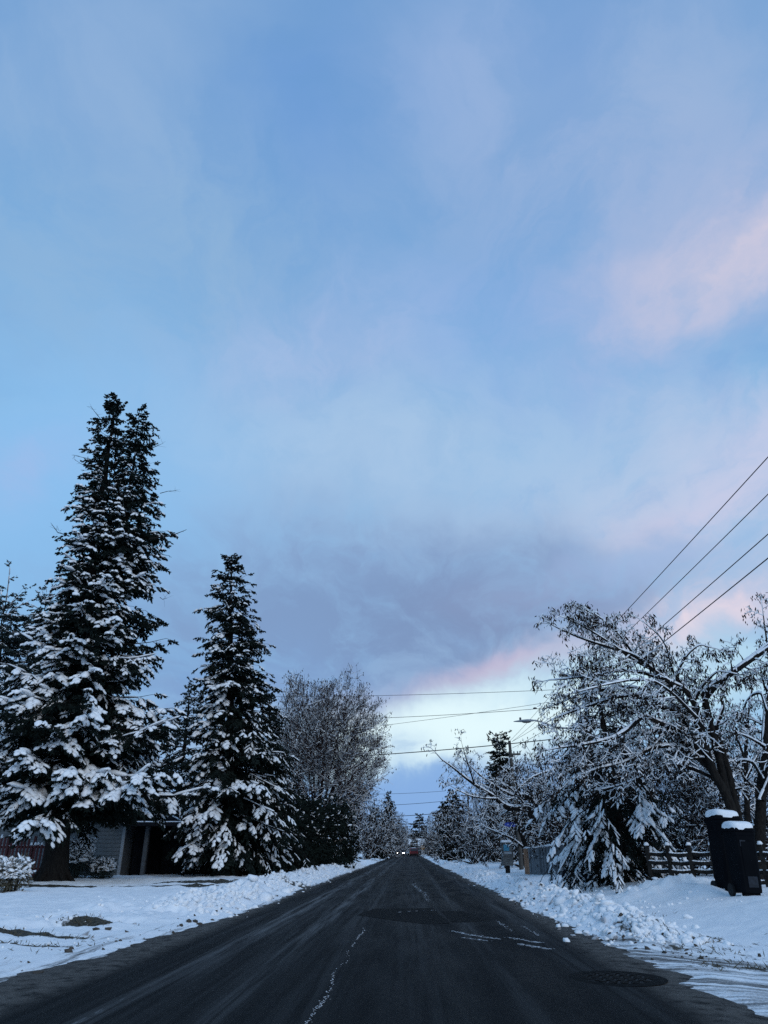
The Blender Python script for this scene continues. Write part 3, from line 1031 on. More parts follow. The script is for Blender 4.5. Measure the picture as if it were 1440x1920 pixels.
def spruce(H, z0, prof, seed, lean=(0, 0), step=0.42, per=6, snow=None, blade=0.26, droop=(0.25, 0.55), dens=1.0,
           trunk_r=0.4, leaders=None, tips=0, bl_len=0.75, blw=0.075, lump=LUMP1, base_flare=1.5, gap=0.0, lumpk=1.0, nspray=9,
           hangk=1.0, wood_sides=4, ragged=0.0, spinek=1.0, bl_sp=.105, emin=-.28):
    """a conifer as wood, needles and snow. prof: rows of height, radius to -x, radius to +x.
    snow(z, az) -> 0..1 share of laden branchlets; leaders: extra stems as (x, y, z_low, z_top, prof)"""
    rng = np.random.default_rng(seed)
    wood, needles, snowm = MB(), MB(), MB()
    stems = [(0.0, 0.0, z0, H, prof, True)]
    for L in (leaders or []):
        stems.append((*L, False))
    SA, SB, SR0, SR1 = [], [], [], []            # bough wood
    BP, BD, BL, BS, BU = [], [], [], [], []      # branchlets
    SPA, SPW = [], []                            # snow along spines
    for sx, sy, zl, zt, pf, main in stems:
        pf = np.array(pf, float)

        def centre(z):
            if main:
                f = z / H
                return np.array([lean[0] * f, lean[1] * f, z])
            f0 = np.clip((z - (zl - 3.5)) / 3.5, 0, 1)
            f = z / H
            return np.array([lean[0] * f + sx * f0 + 0.0, lean[1] * f + sy * f0, z])
        zz = np.linspace(-0.25 if main else zl - 3.2, zt, 16)
        pts = np.array([centre(z) for z in zz])
        pts[1:-1, :2] += rng.normal(size=(14, 2)) * 0.05
        if main:
            rad = trunk_r * (1 - zz / (zt + 0.3)) ** 0.85 + 0.012
            rad[0] *= base_flare * 1.15
            rad[1] *= 1.0
            wood.tube(np.concatenate([pts[:1], pts[:1] + [[0, 0, .45]], pts[:1] + [[0, 0, 1.2]], pts[1:]]),
                      np.concatenate([[rad[0]], [trunk_r * 1.22], [trunk_r * 1.03], rad[1:]]), 14)
            for k in range(6):
                a = k * 1.05 + rng.random() * .5
                d = np.array([math.cos(a), math.sin(a), 0])
                p0 = pts[0] + np.array([0, 0, .25])
                if trunk_r > .3:
                    wood.tube([p0 + d * trunk_r * .7 + [0, 0, .55], p0 + d * trunk_r * 1.35 + [0, 0, .15], p0 + d * trunk_r * 2.0 + [0, 0, -.12]],
                              [trunk_r * .28, trunk_r * .26, trunk_r * .12], 6)
        else:
            wood.tube(pts, 0.16 * (1 - (zz - zz[0]) / (zt - zz[0])) + 0.012, 7)
        z = zl
        while z < zt - 0.05:
            f = (z - zl) / (zt - zl)
            n = max(3, int(per * (1 - 0.35 * f) + rng.random()))
            a0 = rng.random() * 6.28
            for k in range(n):
                if rng.random() < gap + ragged * f ** 2:
                    continue
                az = a0 + k * 6.283 / n + rng.normal() * 0.25
                z1 = z + rng.normal() * step * 0.3
                rl, rr = np.interp(z1, pf[:, 0], pf[:, 1]), np.interp(z1, pf[:, 0], pf[:, 2])
                R = rr * (.5 + .5 * math.cos(az)) + rl * (.5 - .5 * math.cos(az))
                R *= rng.uniform(0.62, 1.10)
                if R < 0.07:
                    R = 0.07
                out = np.array([math.cos(az), math.sin(az), 0])
                sd = np.array([-math.sin(az), math.cos(az), 0])
                g = 1 - f
                e0 = max(emin, 0.55 - 0.75 * g + (1.2 if g < .05 else 0) + rng.normal() * .20)          # starts up high, level or down low
                dr = (droop[0] + (droop[1] - droop[0]) * g) * rng.uniform(.8, 1.25)
                tt = np.linspace(0, 1, 6)
                zoff = R * (e0 * tt - dr * tt ** 2 + 0.22 * g * tt ** 4)
                bend = rng.normal() * 0.17
                P = centre(z1) + out[None] * (R * tt)[:, None] + sd[None] * (bend * R * tt ** 2)[:, None] + np.array([0, 0, 1])[None] * zoff[:, None]
                r0 = 0.012 + 0.010 * R
                SA.append(P[:-1]); SB.append(P[1:])
                rr_ = r0 * (1 - tt * .8)
                SR0.append(rr_[:-1]); SR1.append(rr_[1:])
                sp = snow(z1, az) if snow else 0.0
                laden = sp * rng.choice([0.15, 0.7, 1.0, 1.25], p=[.22, .26, .30, .22])
                # side shoots along the bough, each feathered with branchlets of its own
                m = max(3, int(R / 0.30 * dens))
                tb = 0.10 + 0.90 * (np.arange(m) + rng.random(m)) / m
                tb[-1] = 1.0
                for j, t in enumerate(tb):
                    p = np.array([np.interp(t, tt, P[:, c]) for c in range(3)])
                    k2 = min(4, int(t * 5))
                    tg = P[k2 + 1] - P[k2]
                    tg = tg / (np.linalg.norm(tg) + 1e-9)
                    s = 1 if j % 2 else -1
                    sa = rng.uniform(.45, 1.15) if t < 0.97 else rng.uniform(-.25, .25)
                    hang = rng.uniform(.05, .55) * (.35 + g) * hangk
                    d = tg * math.cos(sa) + sd * s * math.sin(sa) + np.array([0, 0, -hang])
                    d /= np.linalg.norm(d)
                    tipk = min(1.0, .32 + .95 * R)
                    LS = tipk * (0.22 + 0.42 * R * (1 - t) ** .8 * .55 + .10 * min(R, 3)) * rng.uniform(.7, 1.25) * bl_len / .75
                    nb_ = max(3, int(LS / bl_sp))
                    sh = laden * float(ss(0.15, 0.6, np.array(t))) * rng.choice([.2, .8, 1.1], p=[.25, .35, .40])
                    e = np.cross(d, [0, 0, 1.0])
                    e /= np.linalg.norm(e) + 1e-9
                    for q_ in range(nb_):
                        fq = .12 + .88 * (q_ + rng.random() * .8) / nb_
                        pq = p + d * (LS * fq) + np.array([0, 0, -.16 * LS * fq * fq])
                        sg = 1 if q_ % 2 else -1
                        aq = rng.uniform(.35, .95) * sg if q_ < nb_ - 1 else 0.0
                        dq = d * math.cos(aq) + e * math.sin(aq) + np.array([0, 0, -rng.uniform(.10, .55) * hangk])
                        dq /= np.linalg.norm(dq)
                        BP.append(pq); BD.append(dq)
                        BL.append((.07 + .09 * tipk + .30 * LS * (1 - fq * .6)) * rng.uniform(.75, 1.3))
                        BS.append(sh * (1 if rng.random() < sh + .15 else 0.0))
                        BU.append(g)
                    SA.append(p[None]); SB.append((p + d * LS * .9 + np.array([0, 0, -.13 * LS]))[None])
                    SR0.append(np.array([.010])); SR1.append(np.array([.004]))
                if laden > 0.45 and R > .6:
                    a = int(5 * .3)
                    SPA.append((P[a:], laden, R))
            z += step * rng.uniform(.75, 1.2) * (0.62 + 0.38 * (1 - f))
    SA, SB, SR0, SR1 = map(np.concatenate, (SA, SB, SR0, SR1))
    wood.segs(SA, SB, SR0, SR1, wood_sides)
    BP, BD, BL, BS, BU = map(np.array, (BP, BD, BL, BS, BU))
    nb = len(BP)
    wood.segs(BP, BP + BD * (BL * .8)[:, None], np.full(nb, .008), np.full(nb, .003), 3)
    # needles: pointed sprays set along every branchlet, hanging a little
    K = nspray
    idx = np.repeat(np.arange(nb), K)
    f = rng.random(len(idx))
    p = BP[idx] + BD[idx] * (BL[idx] * f)[:, None]
    d = nrm(BD[idx] * 0.9 + rng.normal(size=p.shape) * 0.48 + np.array([0, 0, -0.28]))
    ln = blade * rng.uniform(.6, 1.25, len(idx)) * np.clip(BL[idx] / 0.45, .5, 1.25)
    needles.sprays(p, d, ln, blw * rng.uniform(.7, 1.4, len(idx)), rng)
    # snow: a finger along each laden branchlet
    sel = BS > 0.25
    P, D, L, S = BP[sel], BD[sel], BL[sel], BS[sel]
    if len(P):
        side = nrm(np.cross(D, np.array([0, 0, 1.0])))
        up = np.cross(side, D)
        q = np.clip(S, .35, 1.15)
        wd = lumpk * q * (0.052 + 0.085 * np.clip(L, .15, .8)) * rng.uniform(.75, 1.35, len(P))
        hh = wd * rng.uniform(.55, .85, len(P))
        C = P + D * (L * rng.uniform(.42, .58, len(P)))[:, None] + up * (hh * .45)[:, None]
        snowm.blobs(C, D * (L * rng.uniform(.42, .60, len(P)))[:, None], side * wd[:, None], up * hh[:, None], rng, lump, .20)
    SC_, SX, SY_, SZ = [], [], [], []
    for P, ld, R in SPA:
        for a, b in zip(P[:-1], P[1:]):
            if rng.random() < 0.9 * ld * spinek:
                dd = b - a
                Ls = np.linalg.norm(dd)
                dd = dd / Ls
                s_ = np.cross(dd, [0, 0, 1.0])
                s_ /= np.linalg.norm(s_) + 1e-9
                u_ = np.cross(s_, dd)
                w_ = lumpk * rng.uniform(.05, .11) * ld
                SC_.append((a + b) / 2 + u_ * .04); SX.append(dd * Ls * .62); SY_.append(s_ * w_); SZ.append(u_ * w_ * .6)
    if SC_:
        snowm.blobs(SC_, np.array(SX), np.array(SY_), np.array(SZ), rng, lump, .2)
    return wood, needles, snowm


def plant_spruce(name, label, x, y, group=None, needles=M_NEEDLE, cat='tree', **kw):
    z = gz(x, y)
    o = thing(name, label, cat, (x, y, z), 0, group)
    w, n, s = spruce(**kw)
    w.build('trunk', M_BARK, o, True)
    n.build('crown', needles, o)
    if s.n:
        s.build('snow_load', M_SNOW, o, True)
    return o


# 1. the tall two-topped spruce on the left
bx = W(97, 1650, 33)[0]
plant_spruce('spruce_tree', 'tallest spruce on the left, with two ragged tops and snow heaped on its lower boughs', bx, 33.0,
             H=24.2, z0=3.55, seed=3, lean=(-1.45, 0.3), step=0.44, per=9, trunk_r=0.50, dens=1.05, nspray=14, spinek=.6, hangk=1.25,
             prof=[(2.4, 3.0, 4.4), (3.3, 3.9, 5.7), (4.3, 4.4, 5.5), (5.5, 4.0, 4.9), (8, 2.7, 4.1), (10.3, 1.75, 3.5), (13, 1.35, 2.7), (15.8, 1.25, 2.0),
                   (17.5, 1.3, 1.5), (18.4, 1.15, 1.0), (19.5, .9, .8), (21, 1.0, .65), (22.0, .9, .45), (22.9, .95, .45), (23.5, .55, .45), (24.2, .1, .1)],
             leaders=[(1.4, 0.2, 13.5, 23.9, [(13.5, .9, 1.9), (15.8, .8, 2.0), (17.5, .5, 1.6), (19, .8, 1.3), (20.5, .6, 1.15), (21.6, .35, .85), (22.6, .4, .85), (23.3, .35, .5), (23.9, .1, .1)])],
             snow=lambda z, az: float(np.interp(z, [2, 6, 9, 13, 17, 19, 24], [1.4, 1.4, 1.25, 1.15, 1.0, .5, .3])) * (1.0 - .25 * max(0, math.cos(az)) * (z > 5)),
             gap=0.06, ragged=.42, droop=(.20, .17), lumpk=1.3)
big = bpy.data.objects['spruce_tree']
# dead bare branches that stick out of its crown
mb = MB()
rng = np.random.default_rng(12)
for (a, b, c, d) in (((212, 880), (175, 884), (140, 862), .02), ((208, 850), (175, 862), (135, 853), .02), ((215, 890), (185, 880), (152, 882), .018),
                     ((280, 1010), (320, 1005), (350, 993), .03), ((130, 1005), (108, 998), (95, 980), .02), ((285, 840), (295, 836), (306, 831), .015),
                     ((285, 1025), (305, 1040), (318, 1042), .018), ((200, 800), (180, 775), (170, 762), .016), ((300, 925), (315, 921), (330, 920), .014),
                     ((300, 1120), (305, 1124), (312, 1122), .012)):
    P = np.array([W(*q, 32.4) for q in (a, b, c)]) - np.array(big.location)
    mb.tube(P, [d * 1.4, d, d * .35], 5)
    for k in range(7):
        f = rng.uniform(.3, 1)
        p = P[0] * (1 - f) ** 2 + 2 * P[1] * f * (1 - f) + P[2] * f * f
        e = nrm(P[2] - P[0]) * .5 + rng.normal(size=3) * .5
        mb.segs([p], [p + e * rng.uniform(.15, .45)], [d * .45], [d * .15], 3)
mb.build('dead_branch', M_BARK, big)

# 2. the second spruce
bx = W(428, 1642, 40)[0]
plant_spruce('spruce_tree', 'narrower second spruce with a single pointed top, right of the tallest spruce', bx, 40.0,
             H=17.5, z0=1.5, seed=8, lean=(-1.5, 0.2), step=0.44, per=9, trunk_r=0.34, dens=1.05, nspray=12, spinek=.6, hangk=1.3,
             prof=[(1.0, 2.3, 2.6), (2.5, 2.8, 3.5), (4, 2.7, 3.4), (6.2, 2.2, 2.8), (8.5, 1.9, 2.3), (10.5, 1.7, 2.1), (12.5, 1.25, 1.9), (14, 1.5, 1.5), (15.5, 1.0, .9), (16.6, .5, .5), (17.3, .14, .14), (17.8, .05, .05)],
             snow=lambda z, az: float(np.interp(z, [1, 4, 7, 10, 13, 17], [1.1, 1.15, 1.1, 1.0, .8, .4])) * (0.8 + .25 * math.cos(az + 2.5)),
             gap=0.08, ragged=.2, droop=(.22, .42), lumpk=1.25)

# 3. dark conifer tucked in behind it
bx = W(515, 1642, 43)[0]
plant_spruce('spruce_tree', 'dark spreading conifer close behind the second spruce, its boughs sweeping to the right', bx, 43.0,
             H=9.4, z0=0.9, seed=14, lean=(-1.0, 0), step=0.55, per=8, trunk_r=0.28, dens=.9,
             prof=[(0.5, 2.6, 2.0), (2.5, 2.8, 2.0), (4.5, 2.4, 1.6), (6.5, 1.7, 1.0), (8, .9, .6), (9.4, .2, .2)],
             snow=lambda z, az: float(np.interp(z, [1, 2.5, 5, 10], [.15, .42, .55, .35])), droop=(.3, .7), lump=LUMP0, lumpk=.95)
# 4. greyer tree between the two spruces, further back
bx = W(318, 1640, 52)[0]
plant_spruce('conifer_tree', 'grey green conifer half hidden in the gap between the two big spruces', bx, 52.0, needles=M_NEEDLE2,
             H=12.0, z0=0.8, seed=19, step=0.5, per=6, trunk_r=0.28, prof=[(0.5, 3.4, 3.4), (4, 3.2, 3.2), (8, 2.0, 2.0), (12.0, .2, .2)],
             snow=lambda z, az: .6, droop=(.3, .6), lump=LUMP0, lumpk=1.0)
# 5. open western conifers at the far left
for k, (px, py, Y, lab) in enumerate(((86, 1130, 52, 'open grey conifer with an arching top at the far left behind the tallest spruce'),
                                      (8, 1142, 47, 'open grey conifer cut by the left edge of the photo'))):
    x = W(px - 48, 1640, Y)[0]
    top = W(px, py, Y)[2]
    plant_spruce('conifer_tree', lab, x, Y, needles=M_NEEDLE2, group='open conifers at the far left',
                 H=top, z0=1.5, seed=25 + k, lean=(W(px, py, Y)[0] - x, 0), step=0.50, per=7, trunk_r=0.26, dens=1.1, nspray=12,
                 prof=[(1, 3.2, 3.2), (8, 2.9, 2.9), (12, 2.5, 2.5), (15, 1.9, 1.9), (18, 1.2, 1.2), (top, .15, .15)],
                 snow=lambda z, az: .8, gap=.12, droop=(.25, .65), lump=LUMP0, lumpk=.8)

# 6. low spruce on the right whose long boughs sweep to the ground
bx = W(1168, 1648, 26.5)[0]
plant_spruce('spruce_tree', 'low spruce with long snowy boughs sweeping down to the ground, left of the two bins', bx, 26.5,
             H=7.0, z0=0.55, seed=33, lean=(0.1, 0.2), step=0.40, per=8, trunk_r=0.20, dens=1.0,
             prof=[(0.3, 2.2, 2.2), (1.2, 2.8, 2.6), (2.4, 3.4, 2.7), (3.5, 2.7, 2.2), (5, 1.6, 1.4), (7.0, .1, .1)],
             snow=lambda z, az: float(np.interp(z, [0, 2.2, 3.2, 5, 7], [1.3, 1.3, 1.1, .8, .5])), droop=(.55, .95), bl_len=.6, blade=.17, blw=.045, lumpk=.75, hangk=1.5, spinek=.12, bl_sp=.075, nspray=7, emin=-.7)


# ------------------------------------------------------------------ bare and broad-leaved trees
class Twigs:
    """grows limbs, branches and twigs as short segments"""
    def __init__(self, seed):
        self.rnd = random.Random(seed)
        self.A, self.B, self.r0, self.r1, self.tips = [], [], [], [], []
        self.inside = None

    def seg(self, a, b, r0, r1):
        self.A.append(a); self.B.append(b); self.r0.append(r0); self.r1.append(r1)

    def grow(self, p, d, L, r, lev, cfg):
        rnd = self.rnd
        n = max(2, int(L / cfg['seg'][min(lev, len(cfg['seg']) - 1)]))
        st = L / n
        trop = cfg['trop'][min(lev, len(cfg['trop']) - 1)]
        wig = cfg['wig'][min(lev, len(cfg['wig']) - 1)]
        ch = cfg['child'][lev] if lev < len(cfg['child']) else 0
        side = rnd.random() * 6.28
        spawn = []
        for i in range(n):
            x = d[0] + rnd.gauss(0, wig)
            y = d[1] + rnd.gauss(0, wig)
            z = d[2] + rnd.gauss(0, wig) + trop
            m = math.sqrt(x * x + y * y + z * z)
            d = (x / m, y / m, z / m)
            q = (p[0] + d[0] * st, p[1] + d[1] * st, p[2] + d[2] * st)
            ra = r * (1 - .75 * i / n)
            rb = r * (1 - .75 * (i + 1) / n)
            self.seg(p, q, ra, rb)
            p = q
            spawn.append((p, d, rb, (i + 1) / n))
            if self.inside and lev > 0 and not self.inside(p):
                break
        self.tips.append((p, d, lev))
        if ch:
            lo = cfg.get('lo', .25)
            for k in range(ch):
                f = lo + (1 - lo) * (k + rnd.random()) / ch
                q, dd, rb, ff = spawn[min(len(spawn) - 1, int(f * len(spawn)))]
                side += 2.4 + rnd.gauss(0, .5)
                ang = math.radians(cfg['ang'][min(lev, len(cfg['ang']) - 1)]) * rnd.uniform(.7, 1.25)
                # frame about dd
                ax = (dd[1], -dd[0], 0) if abs(dd[2]) < .95 else (1, 0, 0)
                m = math.sqrt(ax[0] ** 2 + ax[1] ** 2 + ax[2] ** 2) + 1e-9
                ax = (ax[0] / m, ax[1] / m, ax[2] / m)
                bx = (dd[1] * ax[2] - dd[2] * ax[1], dd[2] * ax[0] - dd[0] * ax[2], dd[0] * ax[1] - dd[1] * ax[0])
                cs, sn = math.cos(side), math.sin(side)
                w = [ax[j] * cs + bx[j] * sn for j in range(3)]
                nd = [dd[j] * math.cos(ang) + w[j] * math.sin(ang) for j in range(3)]
                L2 = L * cfg['ratio'][min(lev, len(cfg['ratio']) - 1)] * rnd.uniform(.65, 1.2) * (1 - .45 * (f - lo))
                self.grow(q, tuple(nd), L2, max(rb * .72, cfg['rmin']), lev + 1, cfg)

    def limb(self, pts, r0, r1, cfg, every=0.5, L=1.2, lev=1, ang=55, f0=.15, droop=0.0, up=0.35):
        """a hand-set limb that follows points, feathered with branches"""
        P = np.array(pts, float)
        # resample smoothly
        k = len(P)
        t = np.arange(k)
        n = max(6, k * 4)
        tt = np.linspace(0, k - 1, n)
        Q = np.stack([np.interp(tt, t, P[:, c]) for c in range(3)], 1)
        for _ in range(2):
            Q[1:-1] = (Q[:-2] + 2 * Q[1:-1] + Q[2:]) / 4
        D = np.linalg.norm(np.diff(Q, axis=0), axis=1)
        S = np.concatenate([[0], np.cumsum(D)])
        tot = S[-1]
        R = r0 + (r1 - r0) * (S / tot) ** .8
        rnd = self.rnd
        self.thick.append((Q, R))
        s = tot * f0 + rnd.random() * every
        while s < tot:
            i = min(len(Q) - 2, int(np.searchsorted(S, s)) - 1)
            i = max(0, i)
            d = Q[i + 1] - Q[i]
            d = d / (np.linalg.norm(d) + 1e-9)
            w = np.array([rnd.gauss(0, 1), rnd.gauss(0, 1), rnd.gauss(0, 1) + up])
            w -= d * w.dot(d)
            w /= np.linalg.norm(w) + 1e-9
            a = math.radians(ang) * rnd.uniform(.6, 1.3)
            nd = d * math.cos(a) + w * math.sin(a)
            nd[2] -= droop
            nd /= np.linalg.norm(nd)
            self.grow(tuple(Q[i]), tuple(nd), L * rnd.uniform(.5, 1.25) * (1.1 - .5 * s / tot), max(R[i] * .45, cfg['rmin'] * 1.3), lev, cfg)
            s += every * rnd.uniform(.5, 1.5)
        e = Q[-1] - Q[-3]
        e = e / (np.linalg.norm(e) + 1e-9)
        self.grow(tuple(Q[-1]), tuple(e), L * .55, R[-1], lev, cfg)

    thick = None

    def finish(self, wood, snowm, rng, snow=0.8, k=1.0, minw=0.012, sides=4, maxw=.12):
        A, B = np.array(self.A), np.array(self.B)
        r0, r1 = np.array(self.r0), np.array(self.r1)
        tk = r0 > 0.022
        wood.segs(A[tk], B[tk], r0[tk], r1[tk], 6)
        wood.segs(A[~tk], B[~tk], r0[~tk], r1[~tk], 3)
        if snowm is None:
            return
        d = nrm(B - A)
        flat = np.sqrt(1 - d[:, 2] ** 2)
        sel = (flat > .45) & (rng.random(len(A)) < snow)
        w = np.clip(r0 * 0.95, minw * .8, maxw) * rng.uniform(.8, 1.25, len(A)) * k
        h = np.clip(r0 * .55 + .012, minw, .09) * rng.uniform(.7, 1.3, len(A)) * k
        ov = (B - A) * .06
        snowm.snow_segs((A - ov)[sel], (B + ov)[sel], w[sel], h[sel], (r0 * .55)[sel])
        for Q, R in (self.thick or []):
            a, b = Q[:-1], Q[1:]
            dd = nrm(b - a)
            fl = np.sqrt(1 - dd[:, 2] ** 2)
            s2 = fl > .38
            R2 = R[:-1]
            jit = rng.uniform(.8, 1.2, len(R2))
            ov = (b - a) * .12
            snowm.snow_segs((a - ov)[s2], (b + ov)[s2], (np.clip(R2 * .85 * jit, .02, .15) * fl)[s2], (np.clip(R2 * .55 + .025, .02, .10) * jit * fl)[s2], (R2 * .72)[s2])
        for Q, R in (self.thick or []):
            wood.tube(Q, R, 9)


def hang_leaves(tw, rng, per, L, Wd, lev=2, spread=.12, prob=1.0):
    """withered leaves or pods that hang in bunches from the twig ends"""
    P = np.array([t[0] for t in tw.tips if t[2] >= lev])
    if len(P) == 0:
        return MB()
    P = P[rng.random(len(P)) < prob]
    idx = np.repeat(np.arange(len(P)), per)
    p = P[idx] + rng.normal(size=(len(idx), 3)) * spread * np.array([1, 1, .6])
    d = nrm(rng.normal(size=p.shape) * .42 + np.array([0, 0, -1.0]))
    return MB().sprays(p, d, L * rng.uniform(.6, 1.3, len(p)), Wd * rng.uniform(.7, 1.3, len(p)), rng)


def fill_crown(tw, c, r, nlimb, nfill, seed, fork, trunk, twig=(.5, 1.25), ntw=7, rmin=.012):
    """a rounded crown: limbs fan up from the fork, branches reach every part of it, twigs point out and up"""
    rng = np.random.default_rng(seed)
    c, r = np.array(c, float), np.array(r, float)
    pts, rad = [np.array([0, 0, fork])], [trunk * .8]
    tw.seg((0, 0, -.25), (0, 0, fork * .5), trunk * 1.2, trunk * .95)
    tw.seg((0, 0, fork * .5), (0, 0, fork + .2), trunk * .95, trunk * .85)
    for k in range(nlimb):
        a = k * 2.4 + rng.normal() * .3
        e = math.asin(min(1, -.35 + 1.3 * (k + .5) / nlimb))
        tip = c + r * np.array([math.cos(a) * math.cos(e), math.sin(a) * math.cos(e), math.sin(e)]) * rng.uniform(.78, .95)
        p0 = np.array([0, 0, fork + rng.uniform(-.5, .6)])
        mid = p0 * .55 + tip * .45 + np.array([0, 0, .9]) + rng.normal(size=3) * .35
        n = 12
        q0 = p0
        for i in range(1, n + 1):
            f = i / n
            q = p0 * (1 - f) ** 2 + 2 * mid * f * (1 - f) + tip * f * f + rng.normal(size=3) * .06
            ra, rb = trunk * .5 * (1 - (f - 1 / n) * .8), trunk * .5 * (1 - f * .8)
            tw.seg(tuple(q0), tuple(q), ra, rb)
            pts.append(q)
            rad.append(rb)
            q0 = q
    T = rng.normal(size=(nfill, 3))
    T /= np.linalg.norm(T, axis=1)[:, None]
    T = c + T * r * (rng.random((nfill, 1)) ** (1 / 2.4)) * (0.70 + .46 * vnoise(T[:, 0] * 2.6 + 5, T[:, 2] * 2.6 + T[:, 1] * 1.3, seed))[:, None]
    T = T[T[:, 2] > fork * .8]
    order = np.argsort(np.linalg.norm((T - np.array([0, 0, fork])), axis=1))
    for t in T[order]:
        P = np.array(pts)
        d = np.linalg.norm(P - t, axis=1) + 1.2 * np.maximum(0, P[:, 2] - t[2])
        j = int(np.argmin(d))
        p0, r0 = P[j], min(rad[j] * .8, .05)
        dist = np.linalg.norm(t - p0)
        if dist < .12 or dist > 3.5:
            continue
        mid = (p0 + t) / 2 + rng.normal(size=3) * .12 * dist
        r1 = max(r0 * .55, rmin)
        tw.seg(tuple(p0), tuple(mid), r0, (r0 + r1) / 2)
        tw.seg(tuple(mid), tuple(t), (r0 + r1) / 2, r1)
        pts += [mid, t]
        rad += [(r0 + r1) / 2, r1]
        out = t - (c - np.array([0, 0, r[2] * .5]))
        out /= np.linalg.norm(out)
        for k in range(ntw):
            d = out * .9 + np.array([0, 0, .05]) + rng.normal(size=3) * .46
            d /= np.linalg.norm(d)
            L = rng.uniform(*twig)
            s0 = mid * (1 - k / ntw) + t * (k / ntw)
            m2 = s0 + d * L * .5
            e2 = m2 + (d + rng.normal(size=3) * .25) * L * .5
            tw.seg(tuple(s0), tuple(m2), rmin, rmin * .8)
            tw.seg(tuple(m2), tuple(e2), rmin * .8, rmin * .4)
            tw.tips.append((tuple(e2), tuple(d), 3))


# 7. round russet tree beyond the dark hedge on the left
TY = 66.0
tx = W(594, 1606, TY)[0]
tz = gz(tx, TY)
russet = thing('broadleaf_tree', 'round twiggy tree with russet withered leaves, right of the second spruce', 'tree', (tx, TY, tz))
tw = Twigs(5)
tw.thick = []
ec, er = (.0, 0, 8.4), (6.0, 5.6, 7.5)
tw.inside = lambda p: ((p[0] - ec[0]) / er[0]) ** 2 + ((p[1] - ec[1]) / er[1]) ** 2 + ((p[2] - ec[2]) / er[2]) ** 2 < 1
cfg = dict(seg=(.8, .6, .45, .35), trop=(.02, .05, .03, .0), wig=(.05, .08, .12, .16), child=(15, 9, 6), ang=(38, 42, 46), ratio=(.48, .5, .5), rmin=.013, lo=.14)
fill_crown(tw, ec, er, 18, 2300, 5, 1.8, .26)
rng = np.random.default_rng(6)
wood, sn = MB(), MB()
tw.finish(wood, sn, rng, .40, .9, .019)
lv = hang_leaves(tw, rng, 2, .22, .08, 3, .14, .55)
wood.build('trunk', M_BARK3, russet)
lv.build('crown', M_POD2, russet)
sn.build('snow_load', M_SNOW, russet)

# 8. the arching pod-hung tree on the right, limb by limb
TY = 22.0
bp = W(1398, 1612, TY)
tz = gz(bp[0], TY)
O = np.array([bp[0], TY, tz])
arch = thing('arching_tree', 'large tree with dark hanging pods and many snowy limbs arching left, behind the two bins', 'tree', tuple(O))
tw = Twigs(41)
tw.thick = []
cfg = dict(seg=(.3, .16, .13, .11), trop=(-.01, -.03, -.05, -.07), wig=(.08, .13, .17, .2), child=(7, 6, 4), ang=(45, 48, 50), ratio=(.62, .55, .55), rmin=.007, lo=.2)


def L3(pts, y0, y1):
    n = len(pts)
    return [W(px, py, y0 + (y1 - y0) * i / (n - 1)) - O for i, (px, py) in enumerate(pts)]


